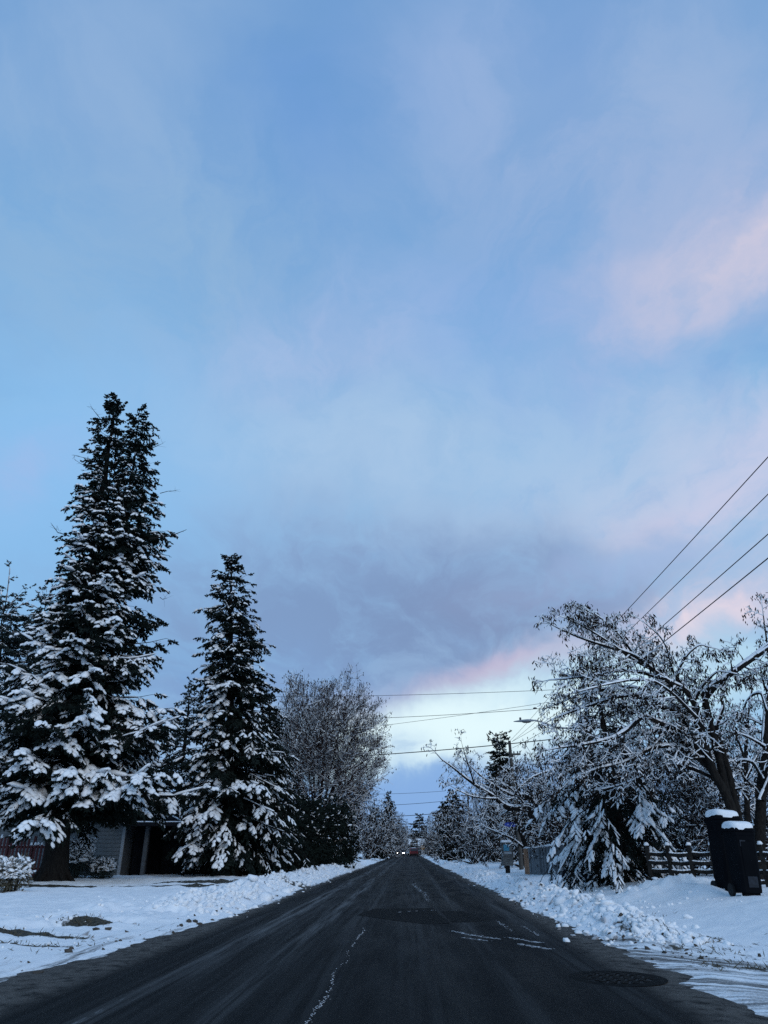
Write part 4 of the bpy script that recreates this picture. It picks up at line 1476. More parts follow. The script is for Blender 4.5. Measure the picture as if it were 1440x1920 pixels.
limbs = [
    (((1398, 1625), (1380, 1540), (1362, 1490), (1338, 1450), (1322, 1400), (1312, 1350), (1303, 1320), (1285, 1292), (1255, 1280), (1222, 1255), (1195, 1232), (1165, 1220), (1120, 1207), (1085, 1195), (1050, 1180)), 22, 21.0, .17, .022, .28, 1.0, .30),
    (((1342, 1455), (1310, 1405), (1290, 1382), (1262, 1365), (1235, 1355), (1210, 1342), (1193, 1352), (1178, 1368), (1150, 1385), (1100, 1396), (1050, 1402)), 22, 20.6, .115, .022, .26, 1.0, .1),
    (((1328, 1430), (1300, 1390), (1280, 1350), (1262, 1331), (1243, 1328), (1222, 1311), (1198, 1303), (1165, 1305), (1130, 1315), (1090, 1328), (1045, 1345)), 22, 22.6, .10, .02, .26, 1.0, .1),
    (((1320, 1400), (1300, 1350), (1275, 1305), (1245, 1275), (1210, 1262), (1170, 1257), (1130, 1262), (1090, 1270), (1040, 1275)), 22, 23.2, .09, .018, .26, 1.0, .1),
    (((1335, 1445), (1305, 1418), (1275, 1402), (1250, 1398), (1220, 1402), (1195, 1420), (1165, 1432), (1125, 1440), (1085, 1455)), 22, 21.2, .09, .018, .28, .9, .1),
    (((1222, 1255), (1185, 1236), (1150, 1210), (1120, 1190), (1090, 1172), (1062, 1160)), 21.4, 20.8, .05, .014, .24, .75, .1),
    (((1190, 1230), (1165, 1195), (1140, 1170), (1115, 1150), (1090, 1145)), 21.4, 22.0, .04, .012, .24, .7, .2),
    (((1285, 1292), (1262, 1262), (1256, 1235), (1248, 1210), (1235, 1190), (1205, 1165)), 21.6, 22.4, .05, .012, .30, .75, .2),
    (((1268, 1284), (1274, 1252), (1290, 1226), (1312, 1208), (1332, 1214)), 21.6, 21.2, .05, .014, .28, .7, .25),
    (((1300, 1318), (1318, 1285), (1345, 1258), (1372, 1262)), 21.7, 20.9, .05, .014, .34, .7, .25),
    (((1365, 1500), (1350, 1430), (1335, 1370), (1322, 1310), (1318, 1300), (1352, 1277), (1395, 1247), (1440, 1216), (1500, 1185)), 22.2, 20.4, .12, .05, .55, .8, .45),
    (((1322, 1312), (1360, 1268), (1400, 1240), (1445, 1206), (1500, 1172)), 21.6, 20.8, .06, .04, .6, .7, .2),
    (((1388, 1560), (1372, 1470), (1352, 1395), (1342, 1362), (1352, 1340), (1356, 1325)), 22.6, 23.2, .14, .05, .5, .8, .3),
    (((1372, 1470), (1345, 1400), (1325, 1365), (1300, 1345)), 22.9, 23.6, .09, .03, .4, .8, .2),
    (((1345, 1462), (1300, 1440), (1255, 1432), (1215, 1450), (1175, 1470), (1130, 1480)), 22.1, 23.0, .07, .018, .28, .9, .15),
    (((1300, 1395), (1255, 1372), (1215, 1372), (1165, 1392), (1120, 1420), (1080, 1432)), 22.8, 23.6, .06, .016, .26, 1.0, .1),
    (((1295, 1345), (1240, 1305), (1190, 1288), (1140, 1290), (1090, 1300), (1052, 1318)), 22.8, 23.8, .06, .016, .26, 1.0, .1),
    (((1310, 1350), (1262, 1300), (1225, 1275), (1180, 1275), (1130, 1285), (1075, 1300)), 21.0, 20.0, .05, .014, .28, .9, .1),
]
for pts, y0, y1, r0, r1, ev, L, f0 in limbs:
    tw.limb(L3(pts, y0, y1), r0, r1, cfg, ev * .8, L, 1, 58, f0, .10, .25)
rng = np.random.default_rng(42)
wood, sn = MB(), MB()
tw.finish(wood, sn, rng, .82, 1.05, .012)
lv = hang_leaves(tw, rng, 3, .15, .040, 3, .06, .55)
wood.build('trunk', M_BARK, arch, True)
lv.build('seed_pods', M_POD, arch)
sn.build('snow_load', M_SNOW, arch)

# thick snowy trunks at the right edge
def edge_tree(px, py0, Y, pts_list, seed, label, r=.16):
    b = W(px, py0, Y)
    z = gz(b[0], Y)
    o_ = np.array([b[0], Y, z])
    t = thing('edge_tree', label, 'tree', tuple(o_), 0, 'trees at the right edge')
    tw = Twigs(seed)
    tw.thick = []
    for pts, r0, r1, ev, L in pts_list:
        n = len(pts)
        tw.limb([W(a, b_, Y + .25 * i) - o_ for i, (a, b_) in enumerate(pts)], r0, r1, cfg, ev, L, 1, 60, .3, .06, .3)
    rng = np.random.default_rng(seed)
    wood, sn = MB(), MB()
    tw.finish(wood, sn, rng, .85, 1.1, .015)
    wood.build('trunk', M_BARK, t, True)
    lv = hang_leaves(tw, rng, 3, .15, .045, 3, .1, .5)
    lv.build('seed_pods', M_POD, t)
    sn.build('snow_load', M_SNOW, t)
    return t


edge_tree(1420, 1640, 25, [
    (((1420, 1650), (1425, 1560), (1428, 1480), (1434, 1400), (1438, 1330), (1446, 1270), (1462, 1200)), .20, .09, .5, 1.3),
    (((1438, 1330), (1428, 1298), (1412, 1302), (1400, 1315), (1392, 1335)), .07, .02, .3, .8),
    (((1430, 1460), (1412, 1428), (1385, 1425), (1372, 1450), (1368, 1490)), .07, .025, .35, .9),
    (((1434, 1400), (1400, 1380), (1365, 1372), (1335, 1378)), .05, .015, .3, 1.0),
    (((1446, 1280), (1440, 1220), (1432, 1160), (1428, 1130)), .05, .012, .35, .6),
    (((1428, 1500), (1460, 1420), (1500, 1340)), .10, .04, .5, 1.2)], 61,
    'thick dark trunk with snow packed in its forks, cut by the right edge')
edge_tree(1400, 1630, 29, [
    (((1400, 1640), (1402, 1560), (1400, 1480), (1398, 1410), (1402, 1340), (1410, 1290)), .15, .04, .45, 1.3),
    (((1398, 1430), (1385, 1390), (1370, 1360), (1350, 1345)), .06, .015, .35, 1.0),
    (((1401, 1500), (1380, 1470), (1355, 1455)), .05, .015, .35, 1.0),
    (((1400, 1460), (1418, 1420), (1440, 1390)), .05, .015, .35, 1.0)], 62,
    'slender upright trunk behind the arching tree, near the right edge')

# 9. crooked tree behind the grey board fence
TY = 45.0
bp = W(1036, 1592, TY)
O = np.array([bp[0], TY, gz(bp[0], TY)])
crook = thing('crooked_tree', 'crooked tree with an elbowed limb reaching left over the grey board fence', 'tree', tuple(O))
tw = Twigs(71)
tw.thick = []
cfg2 = dict(seg=(.5, .34, .28, .22), trop=(.03, .03, .02, .0), wig=(.08, .13, .17, .2), child=(6, 6, 4), ang=(45, 48, 50), ratio=(.6, .55, .55), rmin=.011, lo=.2)
for pts, y0, y1, r0, r1, ev, L, f0 in [
    (((1040, 1605), (1033, 1584), (1010, 1561), (996, 1530), (990, 1513), (966, 1517), (945, 1511), (930, 1498), (921, 1490), (890, 1472), (862, 1450), (845, 1436), (829, 1425)), 45, 43, .24, .03, .5, 1.7, .3),
    (((1040, 1560), (1031, 1541), (1022, 1519), (1008, 1512), (986, 1490), (966, 1493), (943, 1484), (907, 1460), (885, 1440)), 45.5, 46, .2, .03, .5, 1.7, .25),
    (((962, 1492), (979, 1474), (1001, 1456), (1026, 1447), (1050, 1440)), 45.8, 46, .10, .04, .5, 1.5, .1),
    (((996, 1530), (985, 1510), (975, 1498), (955, 1475), (935, 1468)), 44.5, 45, .09, .03, .5, 1.5, .2),
    (((930, 1498), (905, 1497), (880, 1492), (855, 1480)), 43.5, 43, .06, .02, .4, 1.5, .1),
    (((890, 1472), (880, 1440), (872, 1415), (868, 1402)), 43.2, 43.5, .06, .015, .4, 1.3, .1),
    (((1010, 1540), (1040, 1500), (1050, 1480)), 45.4, 45, .08, .03, .5, 1.5, .2)]:
    tw.limb(L3(pts, y0, y1), r0, r1, cfg2, ev, L, 1, 60, f0, .0, .35)
rng = np.random.default_rng(72)
wood, sn = MB(), MB()
tw.finish(wood, sn, rng, .65, 1.0, .018)
wood.build('trunk', M_BARK, crook, True)
hang_leaves(tw, rng, 2, .2, .06, 3, .1, .3).build('dry_leaves', M_POD, crook)
sn.build('snow_load', M_SNOW, crook)


def bush_tree(seed, H, R, stems, twig, snow=.6, k=1.0, mw=.022, leaves=0.0, rmin=.014):
    """many-stemmed round shrub or small tree, built about its base"""
    tw = Twigs(seed)
    tw.thick = []
    rnd = random.Random(seed)
    c = dict(seg=(.55, .42, .34, .28), trop=(.0, .02, .0, -.02), wig=(.09, .13, .17, .2), child=(7, 5, 3), ang=(42, 48, 52), ratio=(.5, .5, .5), rmin=rmin, lo=.12)
    tw.inside = lambda p: (p[0] / R) ** 2 + (p[1] / R) ** 2 + ((p[2] - H * .48) / (H * .54)) ** 2 < 1
    for i in range(stems):
        a = i * 2.4 + rnd.random()
        e = rnd.uniform(.25, 1.4)
        tw.grow((rnd.gauss(0, .15) * R * .3, rnd.gauss(0, .15) * R * .3, -.05), (math.cos(a) * math.cos(e), math.sin(a) * math.cos(e), math.sin(e)), math.hypot(R * math.cos(e), H * math.sin(e)) * 1.05, twig, 0, c)
    rng = np.random.default_rng(seed)
    wood, sn = MB(), MB()
    tw.finish(wood, sn, rng, snow, k, mw)
    lv = hang_leaves(tw, rng, 2, .2, .08, 2, .12, leaves) if leaves else None
    return wood, lv, sn


def plant_bush(name, label, x, y, cat, group=None, bark=M_BARK2, leafm=M_POD, **kw):
    o = thing(name, label, cat, (x, y, gz(x, y)), 0, group)
    w, l, s = bush_tree(**kw)
    w.build('trunk', bark, o)
    if l:
        l.build('crown', leafm, o)
    s.build('snow_load', M_SNOW, o)
    return o


# twiggy thicket on the right, beyond the pole
x = W(888, 1610, 76)[0]
thicket = plant_bush('thicket', 'broad grey thicket of snowy twigs at the kerb, left of the notice box', x, 76, 'bush', None, seed=81, H=6.0, R=3.5, stems=26, twig=.045, mw=.020, k=.9, snow=.30, leaves=.3, rmin=.018)
# small trees further down the right verge and behind the fence
for k, (px, Y, H, R, lab) in enumerate((
        (985, 56, 6.5, 2.9, 'bushy bare tree right of the utility pole, behind the grey board fence'),
        (1040, 66, 9.5, 4.0, 'rounded bare tree behind the crooked tree'),
        (930, 95, 8.5, 4.0, 'bare tree standing behind the broad grey thicket'),
        (1370, 34, 5.2, 2.7, 'snowy bare shrub behind the bins'),
        (1440, 32, 5.6, 2.8, 'snowy bare shrub at the right edge behind the rail fence'),
        (1290, 36, 5.0, 2.8, 'snowy bare shrub behind the low spruce'),
        (1200, 38, 6.0, 3.2, 'snowy bare shrub behind the arching tree limbs'),
        (1110, 40, 6.0, 3.0, 'snowy bare shrub between the low spruce and the crooked tree'))):
    x = W(px, 1620, Y)[0]
    c = copy_tree(thicket, (x, Y, gz(x, Y)), 1.3 * k, (R / 3.5, R / 3.5, H / 6.0), lab, 'bare snowy shrubs on the right')
    c.name = 'bare_shrub'
    c['category'] = 'shrub'

# fork-trunked small tree behind the fence corner
x = W(985, 1590, 48)[0]
ft = thing('forked_tree', 'small dark tree forking into a V just behind the fence corner by the pole', 'tree', (x, 48, gz(x, 48)))
tw = Twigs(91)
tw.thick = []
O = np.array([x, 48, gz(x, 48)])
for pts, r0, r1 in ((((985, 1600), (985, 1582), (975, 1560), (968, 1540), (960, 1520)), .17, .05), (((985, 1582), (993, 1562), (998, 1540), (1000, 1515)), .12, .04), (((980, 1570), (982, 1545), (983, 1525)), .07, .03),
                    (((985, 1592), (960, 1572), (935, 1562), (912, 1552)), .09, .03)):
    tw.limb([W(a, b, 48) - O for a, b in pts], r0, r1, cfg2, .5, 1.4, 1, 60, .4, 0, .3)
rng = np.random.default_rng(92)
wood, sn = MB(), MB()
tw.finish(wood, sn, rng, .8, 1.1, .02)
wood.build('trunk', M_BARK, ft, True)
sn.build('snow_load', M_SNOW, ft)

# conifers on the right, further off
x = W(950, 1600, 82)[0]
plant_spruce('spruce_tree', 'slim dark spruce rising behind the second utility pole', x, 82.0, H=W(943, 1402, 82)[2], z0=1, seed=52, step=.4, per=8, trunk_r=.22, dens=1.3, nspray=10, blade=.36, blw=.10,
             prof=[(1, 2.2, 2.2), (6, 1.9, 1.9), (9, 1.2, 1.2), (11, .9, .9), (13.5, .3, .3)], snow=lambda z, az: .5, lump=LUMP0, gap=.12, lumpk=1.1)
x = W(852, 1605, 105)[0]
mid = plant_spruce('spruce_tree', 'bushy snow-dusted conifer above the left side of the grey thicket', x, 105.0, H=8.2, z0=.6, seed=53, step=.55, per=6, trunk_r=.2,
             prof=[(.5, 2.2, 2.2), (4, 2.2, 2.2), (7, 1.3, 1.3), (8.2, .3, .3)], snow=lambda z, az: .55, lump=LUMP0, lumpk=1.3, blade=.4, blw=.12)

# ------------------------------------------------------------------ trees down the road
def far_tree(kind, px, Y, H, wide, lab, rz):
    src = {'conifer': mid, 'bare': thicket}[kind]
    base = {'conifer': (2.2, 8.2), 'bare': (3.5, 6.0)}[kind]
    x = W(px, 1600, Y)[0]
    c = copy_tree(src, (x, Y, gz(x, Y)), rz, (wide / base[0], wide / base[0], H / base[1]), lab, 'trees far down the road')
    c.name = {'conifer': 'far_conifer', 'bare': 'far_bare_tree'}[kind]
    c['category'] = 'tree'
    return c


for i, a in enumerate((
        ('bare', 688, 105, 8.0, 4.0, 'round grey bare tree at the left verge, beyond the snowy bush'),
        ('conifer', 728, 165, 12.0, 2.0, 'slim dark conifer on the left of the road far off'),
        ('bare', 716, 135, 7.5, 4.2, 'bare tree on the left verge just short of the slim conifer'),
        ('bare', 742, 200, 7.5, 4.2, 'dim bare tree on the left where the road narrows'),
        ('conifer', 705, 125, 7.0, 2.3, 'low conifer among the bare trees on the left verge'),
        ('bare', 660, 125, 9.0, 4.6, 'bare tree low behind the russet tree'),
        ('conifer', 787, 255, 11.5, 3.2, 'tiered snowy conifer straight ahead beside the far white roof'),
        ('bare', 757, 330, 10.0, 5.0, 'pale tall bare tree straight ahead at the end of the road'),
        ('bare', 772, 345, 9.5, 5.0, 'pale bare tree straight ahead, right of its twin'),
        ('conifer', 777, 212, 4.6, 1.7, 'small conifer directly above the red vehicle'),
        ('bare', 812, 235, 5.0, 3.0, 'low bare tree on the right far down the road'),
        ('bare', 815, 175, 6.0, 3.8, 'bare tree on the right verge short of the far sign'),
        ('conifer', 812, 190, 5.0, 2.2, 'short dark conifer on the right verge far off'),
        ('bare', 836, 130, 7.0, 3.6, 'bare tree on the right verge behind the bushy conifer'),
        ('conifer', 835, 150, 9.0, 2.6, 'dark conifer on the right verge beyond the bushy conifer'),
        ('bare', 730, 270, 8.0, 5.0, 'dim bare tree far left of the oncoming car'),
        ('bare', 795, 300, 7.0, 5.0, 'dim bare tree behind the far sign'))):
    far_tree(*a, 0.9 * i)

# dark evergreen hedge at the foot of the russet tree
def hedge(name, label, cat, pts, Hh, D, seed, snow=.2, blade=.22, n=2200, mat=M_NEEDLE, sz=1.0):
    rng = np.random.default_rng(seed)
    (x0, y0), (x1, y1) = pts
    L = math.hypot(x1 - x0, y1 - y0)
    a = math.atan2(y1 - y0, x1 - x0)
    z = gz((x0 + x1) / 2, (y0 + y1) / 2)
    o = thing(name, label, cat, ((x0 + x1) / 2, (y0 + y1) / 2, z), a)
    u = (rng.random(n) - .5) * L
    top = Hh * (0.75 + .35 * vnoise(u * .8, u * 0, seed))
    ph = rng.random(n) * math.pi
    vv = -np.cos(ph) * D / 2 * (.8 + .3 * rng.random(n))
    ww = np.where(rng.random(n) < .75, np.sin(ph) ** .5 * top * rng.random(n) ** .5, rng.random(n) * top)
    P = np.stack([u, vv, ww], 1)
    out = nrm(np.stack([rng.normal(size=n) * .5, vv / D * 2, (ww / Hh - .4) * 1.2 + rng.normal(size=n) * .3], 1))
    K = 7
    idx = np.repeat(np.arange(n), K)
    p = P[idx] + rng.normal(size=(n * K, 3)) * .07
    d = nrm(out[idx] + rng.normal(size=p.shape) * .6 + np.array([0, 0, -.1]))
    MB().sprays(p, d, blade * rng.uniform(.6, 1.3, len(p)), blade * .3 * rng.uniform(.7, 1.3, len(p)), rng).build('crown', mat, o)
    w = MB()
    for k in range(max(4, int(L / .5))):
        xx = (rng.random() - .5) * L * .9
        w.tube([(xx, 0, -.1), (xx + rng.normal() * .1, rng.normal() * .1, Hh * .4), (xx + rng.normal() * .3, rng.normal() * .2, Hh * .75)], [.05, .04, .015], 5)
    w.build('stem', M_BARK, o)
    sel = (rng.random(n) < snow) & (ww > .35 * top)
    if sel.any():
        C = P[sel] + np.array([0, 0, .05])
        s = rng.uniform(.05, .14, len(C)) * sz
        X = nrm(out[sel] * np.array([1, 1, .3]) + rng.normal(size=C.shape) * .4) * (s * 1.6)[:, None]
        Y = nrm(np.cross(X, [0, 0, 1.0])) * s[:, None]
        Z = np.stack([0 * s, 0 * s, s * .6], 1)
        MB().blobs(C, X, Y, Z, rng, LUMP0, .25).build('snow_load', M_SNOW, o, True)
    return o


xa, xb = W(470, 1640, 47)[0], W(632, 1620, 58)[0]
hedge('evergreen_hedge', 'tall dark evergreen hedge under the russet tree, behind the dark board fence', 'hedge', ((xa, 49), (xb, 60)), 4.6, 3.0, 101, .12, .3, 3400)
x = W(626, 1612, 72)[0]
hedge('snowy_bush', 'round bush plastered with snow in front of the low dark wall on the left', 'bush', ((x - 1.1, 72), (x + 1.1, 72)), 1.7, 2.0, 102, .8, .16, 1300, M_NEEDLE, .9)
x = W(15, 1665, 24.5)[0]
hedge('snowy_bush', 'small bush bowed under thick snow at the left edge, in front of the picket fence', 'bush', ((x - .5, 24.5), (x + .45, 24.5)), .85, .8, 103, .85, .10, 420, M_DRYGRASS, .75)
x = W(150, 1642, 36.8)[0]
hedge('snowy_bush', 'leafy snow-covered bush against the grey siding, right of the spruce trunk', 'bush', ((x - .75, 36.8), (x + .3, 36.8)), 1.55, 1.0, 104, .9, .12, 900, M_NEEDLE2, .8)
x = W(190, 1644, 37.2)[0]
hedge('snowy_bush', 'low domed snow-covered bush under the corner of the grey siding', 'bush', ((x - .35, 37.2), (x + .4, 37.2)), .85, .9, 105, .9, .12, 460, M_NEEDLE2, .75)
x = W(915, 1604, 84)[0]
hedge('evergreen_hedge', 'dark low hedge behind the notice box at the right of the thicket', 'hedge', ((x - 1.2, 84), (x + 2.2, 84)), 1.7, 1.6, 106, .1, .22, 700)
# ------------------------------------------------------------------ house and carport on the left
def snow_slab(mb, x0, x1, y0, y1, z, h, seed, res=0.25, drop=0.03, f=None):
    """a pillow of snow lying on a flat or sloping top"""
    nx, ny = max(4, int((x1 - x0) / res) + 1), max(4, int((y1 - y0) / res) + 1)
    X, Y = np.meshgrid(np.linspace(x0, x1, nx), np.linspace(y0, y1, ny))
    ex = np.minimum(X - x0, x1 - X)
    ey = np.minimum(Y - y0, y1 - Y)
    e = np.clip(np.minimum(ex, ey) / (h * .8), 0, 1)
    Z = np.sqrt(np.clip(1 - (1 - e) ** 2, 0, 1)) * h * (0.85 + .3 * (vnoise(X * 2 + seed, Y * 2, seed) - .3)) - drop * (1 - e)
    Zb = z if f is None else f(X, Y) + z
    Z = Z + Zb
    i = np.arange(ny - 1)[:, None] * nx + np.arange(nx - 1)[None]
    q = np.stack([i, i + 1, i + nx + 1, i + nx], -1).reshape(-1, 4)
    mb.add(np.stack([X, Y, Z], -1).reshape(-1, 3), quads=q)
    # underside
    k = mb.n
    c = [(x0, y0), (x1, y0), (x1, y1), (x0, y1)]
    v = [(a, b, (z if f is None else float(f(np.array(a), np.array(b))) + z) - drop) for a, b in c]
    mb.add(v, quads=[(3, 2, 1, 0)])
    return mb


HY = 41.0
hx0, hx1 = W(-60, 1640, HY)[0], W(224, 1640, HY)[0]
hz = gz(hx1, HY) - 0.05
house = thing('house', 'low house with grey lap siding and a pale corner board behind the tallest spruce', 'house', (hx1, HY, hz))
HW = hx1 - hx0
plank = MB().box((0, 0, 0), (HW - .12, 0.03, 0.182), tilt=(0, -.16)).mesh('siding_plank', M_SIDING)
for i in range(14):
    o = link('siding_plank', plank, house)
    o.location = (-HW / 2 - .06, -.012, 0.12 + i * 0.195)
MB().box((-HW / 2, 3.5, 1.35), (HW - .02, 7.0, 2.9)).build('wall', M_POST, house)
MB().box((-.055, -.035, 1.36), (.16, .09, 2.84), bevel=.01).build('corner_board', M_TRIM, house)
mb = MB()
mb.box((-HW / 2, -.55, 2.86), (HW + 1.2, .05, .18))
mb.build('fascia', M_POST, house)
rf = lambda X, Y: 2.95 + 0.10 * (np.minimum(Y, 7.6 - Y) + .6)
mb = MB()
v = []
for xx in (-HW - .6, .6):
    v += [(xx, -.6, 2.93), (xx, 3.8, 3.33), (xx, 8.2, 2.93), (xx, -.6, 2.80), (xx, 3.8, 3.2), (xx, 8.2, 2.80)]
mb.add(v, tris=[(0, 1, 2), (6, 8, 7)], quads=[(0, 6, 7, 1), (1, 7, 8, 2), (3, 4, 10, 9), (4, 5, 11, 10), (0, 3, 9, 6), (2, 8, 11, 5)])
roof = mb.build('roof', M_DARKWALL, house)
snow_slab(MB(), -HW - .62, .62, -.62, 3.85, 2.93, .2, 3, .3, f=lambda X, Y: 0.091 * (Y + .6)).build('snow_cover', M_SNOW, roof, True)
snow_slab(MB(), -HW - .62, .62, 3.8, 8.2, 2.93, .2, 4, .3, f=lambda X, Y: 0.091 * (8.2 - Y)).build('snow_cover', M_SNOW, roof, True)

cx0, cx1 = W(226, 1640, HY)[0] + .05, W(500, 1640, HY)[0]
CW = cx1 - cx0
car = thing('carport', 'dark open carport with a grey post between the grey siding and the second spruce', 'carport', (cx0, HY, hz))
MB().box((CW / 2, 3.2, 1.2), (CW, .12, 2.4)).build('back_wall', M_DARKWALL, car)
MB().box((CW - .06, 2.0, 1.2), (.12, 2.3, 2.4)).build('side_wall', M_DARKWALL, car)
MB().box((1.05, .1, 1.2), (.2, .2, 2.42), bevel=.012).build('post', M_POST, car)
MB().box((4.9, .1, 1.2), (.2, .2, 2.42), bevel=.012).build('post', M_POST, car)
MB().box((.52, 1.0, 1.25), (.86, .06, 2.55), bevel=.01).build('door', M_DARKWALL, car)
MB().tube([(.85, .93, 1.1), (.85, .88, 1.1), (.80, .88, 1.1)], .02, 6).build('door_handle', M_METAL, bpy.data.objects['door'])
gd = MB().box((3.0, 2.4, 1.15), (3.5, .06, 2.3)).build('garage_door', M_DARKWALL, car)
panel = MB().box((0, 0, 0), (.78, .03, .48), bevel=.012).mesh('door_panel', M_DARKWALL)
for i in range(4):
    for j in range(4):
        o = link('door_panel', panel, gd)
        o.location = (1.68 + i * .87, 2.365, .32 + j * .56)
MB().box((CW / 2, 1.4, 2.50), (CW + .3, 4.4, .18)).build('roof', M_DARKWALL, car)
snow_slab(MB(), -.1, CW + .1, -.78, 3.5, 2.60, .05, 7, .3).build('snow_cover', M_SNOW, car, True)

# ------------------------------------------------------------------ red-brown picket fence
FY = 36.0
fx0, fx1 = W(-45, 1640, FY)[0], W(100, 1640, FY)[0]
fz = gz((fx0 + fx1) / 2, FY)
pf = thing('picket_fence', 'red-brown picket fence with snow caps left of the tallest spruce', 'fence', (fx0, FY, fz))
FL = fx1 - fx0
pk = MB()
pk.add([(-.05, -.011, 0), (.05, -.011, 0), (.05, -.011, 1.6), (.0, -.011, 1.66), (-.05, -.011, 1.6), (-.05, .011, 0), (.05, .011, 0), (.05, .011, 1.6), (.0, .011, 1.66), (-.05, .011, 1.6)],
       tris=[(2, 3, 4), (7, 9, 8)], quads=[(0, 1, 2, 4), (5, 9, 7, 6), (1, 6, 7, 2), (2, 7, 8, 3), (3, 8, 9, 4), (4, 9, 5, 0)])
pkm = pk.mesh('picket', M_PICKET)
cap = MB().blobs([(0, 0, 0)], np.array([[.062, 0, 0]]), np.array([[0, .035, 0]]), np.array([[0, 0, .085]]), np.random.default_rng(3), LUMP1, .15).mesh('snow_cap', M_SNOW, True)
rng = np.random.default_rng(9)
n = int(FL / .165)
for i in range(n):
    xx = i * .165 + .05
    low = xx > FL - 1.25
    o = link('picket', pkm, pf)
    o.location = (xx, -.03, .05 - (.28 if low else 0) + rng.normal() * .012)
    o.rotation_euler = (0, rng.normal() * .012, 0)
    if rng.random() < .9:
        c = link('snow_cap', cap, o)
        c.location = (0, 0, 1.64)
        c.scale = (1, 1, rng.uniform(.6, 1.4))
for zz in (.38, 1.28):
    MB().box((FL / 2, .02, zz), (FL, .045, .09)).build('rail', M_PICKET, pf)
for i in range(4):
    MB().box((i * FL / 3.001 + .02, .09, .85), (.1, .1, 1.8)).build('post', M_PICKET, pf)
mb = MB()
a = np.arange(0, FL - .2, .11)
r = rng.random(len(a)) < .75
a = a[r]
mb.blobs(np.stack([a, a * 0 + .03, a * 0 + 1.335], 1), np.tile([.075, 0, 0], (len(a), 1)), np.tile([0, .03, 0], (len(a), 1)), np.tile([0, 0, .03], (len(a), 1)), rng, LUMP0, .3)
o = mb.build('snow_line', M_SNOW, pf)
o['kind'] = 'stuff'

# ------------------------------------------------------------------ dark board fence along the hedge, low wall beyond it
def board_fence(name, label, p0, p1, height, bw, mat, snow=True, gapw=.012, seed=1, special=None, caps=True):
    (x0, y0), (x1, y1) = p0, p1
    L = math.hypot(x1 - x0, y1 - y0)
    a = math.atan2(y1 - y0, x1 - x0)
    z0, z1 = gz(x0, y0), gz(x1, y1)
    t = thing(name, label, 'fence', (x0, y0, z0), a)
    rng = np.random.default_rng(seed)
    n = max(2, int(L / bw))
    w = L / n
    meshes = {}
    for i in range(n):
        m = special(i, n) if special else mat
        if m.name not in meshes:
            meshes[m.name] = MB().box((0, 0, 0), (w - gapw, .022, height), bevel=.004).mesh('board', m)
        o = link('board', meshes[m.name], t)
        f = (i + .5) / n
        o.location = ((i + .5) * w, rng.normal() * .009, (z1 - z0) * f + height / 2 - .04 + rng.normal() * .006)
    for zz in (.25, height * .55, height - .2):
        MB().tube([(0, .04, zz), (L, .04, zz + z1 - z0)], .035, 4).build('rail', M_WOOD, t)
    k = max(2, int(L / 2.4) + 1)
    for i in range(k):
        MB().box((L * i / (k - 1), .09, height / 2 - .05 + (z1 - z0) * i / (k - 1)), (.1, .1, height + .1)).build('post', M_WOOD, t)
    if snow:
        s = np.arange(.03, L, .09)
        s = s[rng.random(len(s)) < .93]
        C = np.stack([s, s * 0 + .02, height - .02 + (z1 - z0) * s / L], 1)
        hh = .03 + .05 * vnoise(s * 1.5, s * 0, seed)
        mb = MB().blobs(C, np.tile([.085, 0, 0], (len(s), 1)), np.tile([0, .05, 0], (len(s), 1)), np.stack([0 * s, 0 * s, hh], 1), rng, LUMP0, .25)
        o = mb.build('snow_line', M_SNOW, t, True)
        o['kind'] = 'stuff'
    return t


board_fence('board_fence', 'dark vertical board fence in front of the evergreen hedge on the left', (W(490, 1640, 46)[0], 46), (W(583, 1625, 56)[0], 56), 1.75, .19, M_DARKWALL, snow=False, seed=5)
Y = 74.5
x0, x1 = W(583, 1610, Y)[0], W(652, 1610, Y)[0]
zz = gz(x0, Y)
wl = thing('low_wall', 'low dark panelled wall with two snowy ledges behind the round snowy bush', 'wall', (x0, Y, zz))
n = 5
pw = (x1 - x0) / n
for i in range(n):
    o = MB().box(((i + .5) * pw, 0, .72), (pw - .05, .08, 1.5), bevel=.015).build('panel', M_DARKWALL, wl)
for i in range(n + 1):
    MB().box((i * pw, -.02, .78), (.1, .14, 1.6), bevel=.01).build('post', M_POST if i else M_WOOD, wl)
MB().box(((x1 - x0) / 2, 0, 1.56), (x1 - x0 + .2, .3, .09)).build('ledge', M_TAN, wl)
MB().box(((x1 - x0) / 2 - .1, .5, 1.95), (x1 - x0 - .2, .2, .45)).build('upper_band', M_TAN, wl)
snow_slab(MB(), -.1, x1 - x0 + .1, -.2, .25, 1.61, .14, 2, .2).build('snow_cap', M_SNOW, wl, True)
snow_slab(MB(), -.05, x1 - x0 - .15, .35, .65, 2.18, .13, 3, .2).build('snow_cap', M_SNOW, wl, True)
x = W(655, 1606, 73)[0]
mb = MB().box((0, 0, .65), (.6, .7, 1.15), bevel=.04, taper=.85)
pb = thing('storage_bin', 'dark bin with a snowy lid at the right end of the low panelled wall', 'bin', (x, 73, gz(x, 73)))
mb.build('body', M_BIN, pb)
MB().box((0, 0, 1.25), (.66, .76, .09), bevel=.03).build('lid', M_BIN, pb)
snow_slab(MB(), -.33, .33, -.38, .38, 1.29, .14, 5, .12).build('snow_cap', M_SNOW, pb, True)

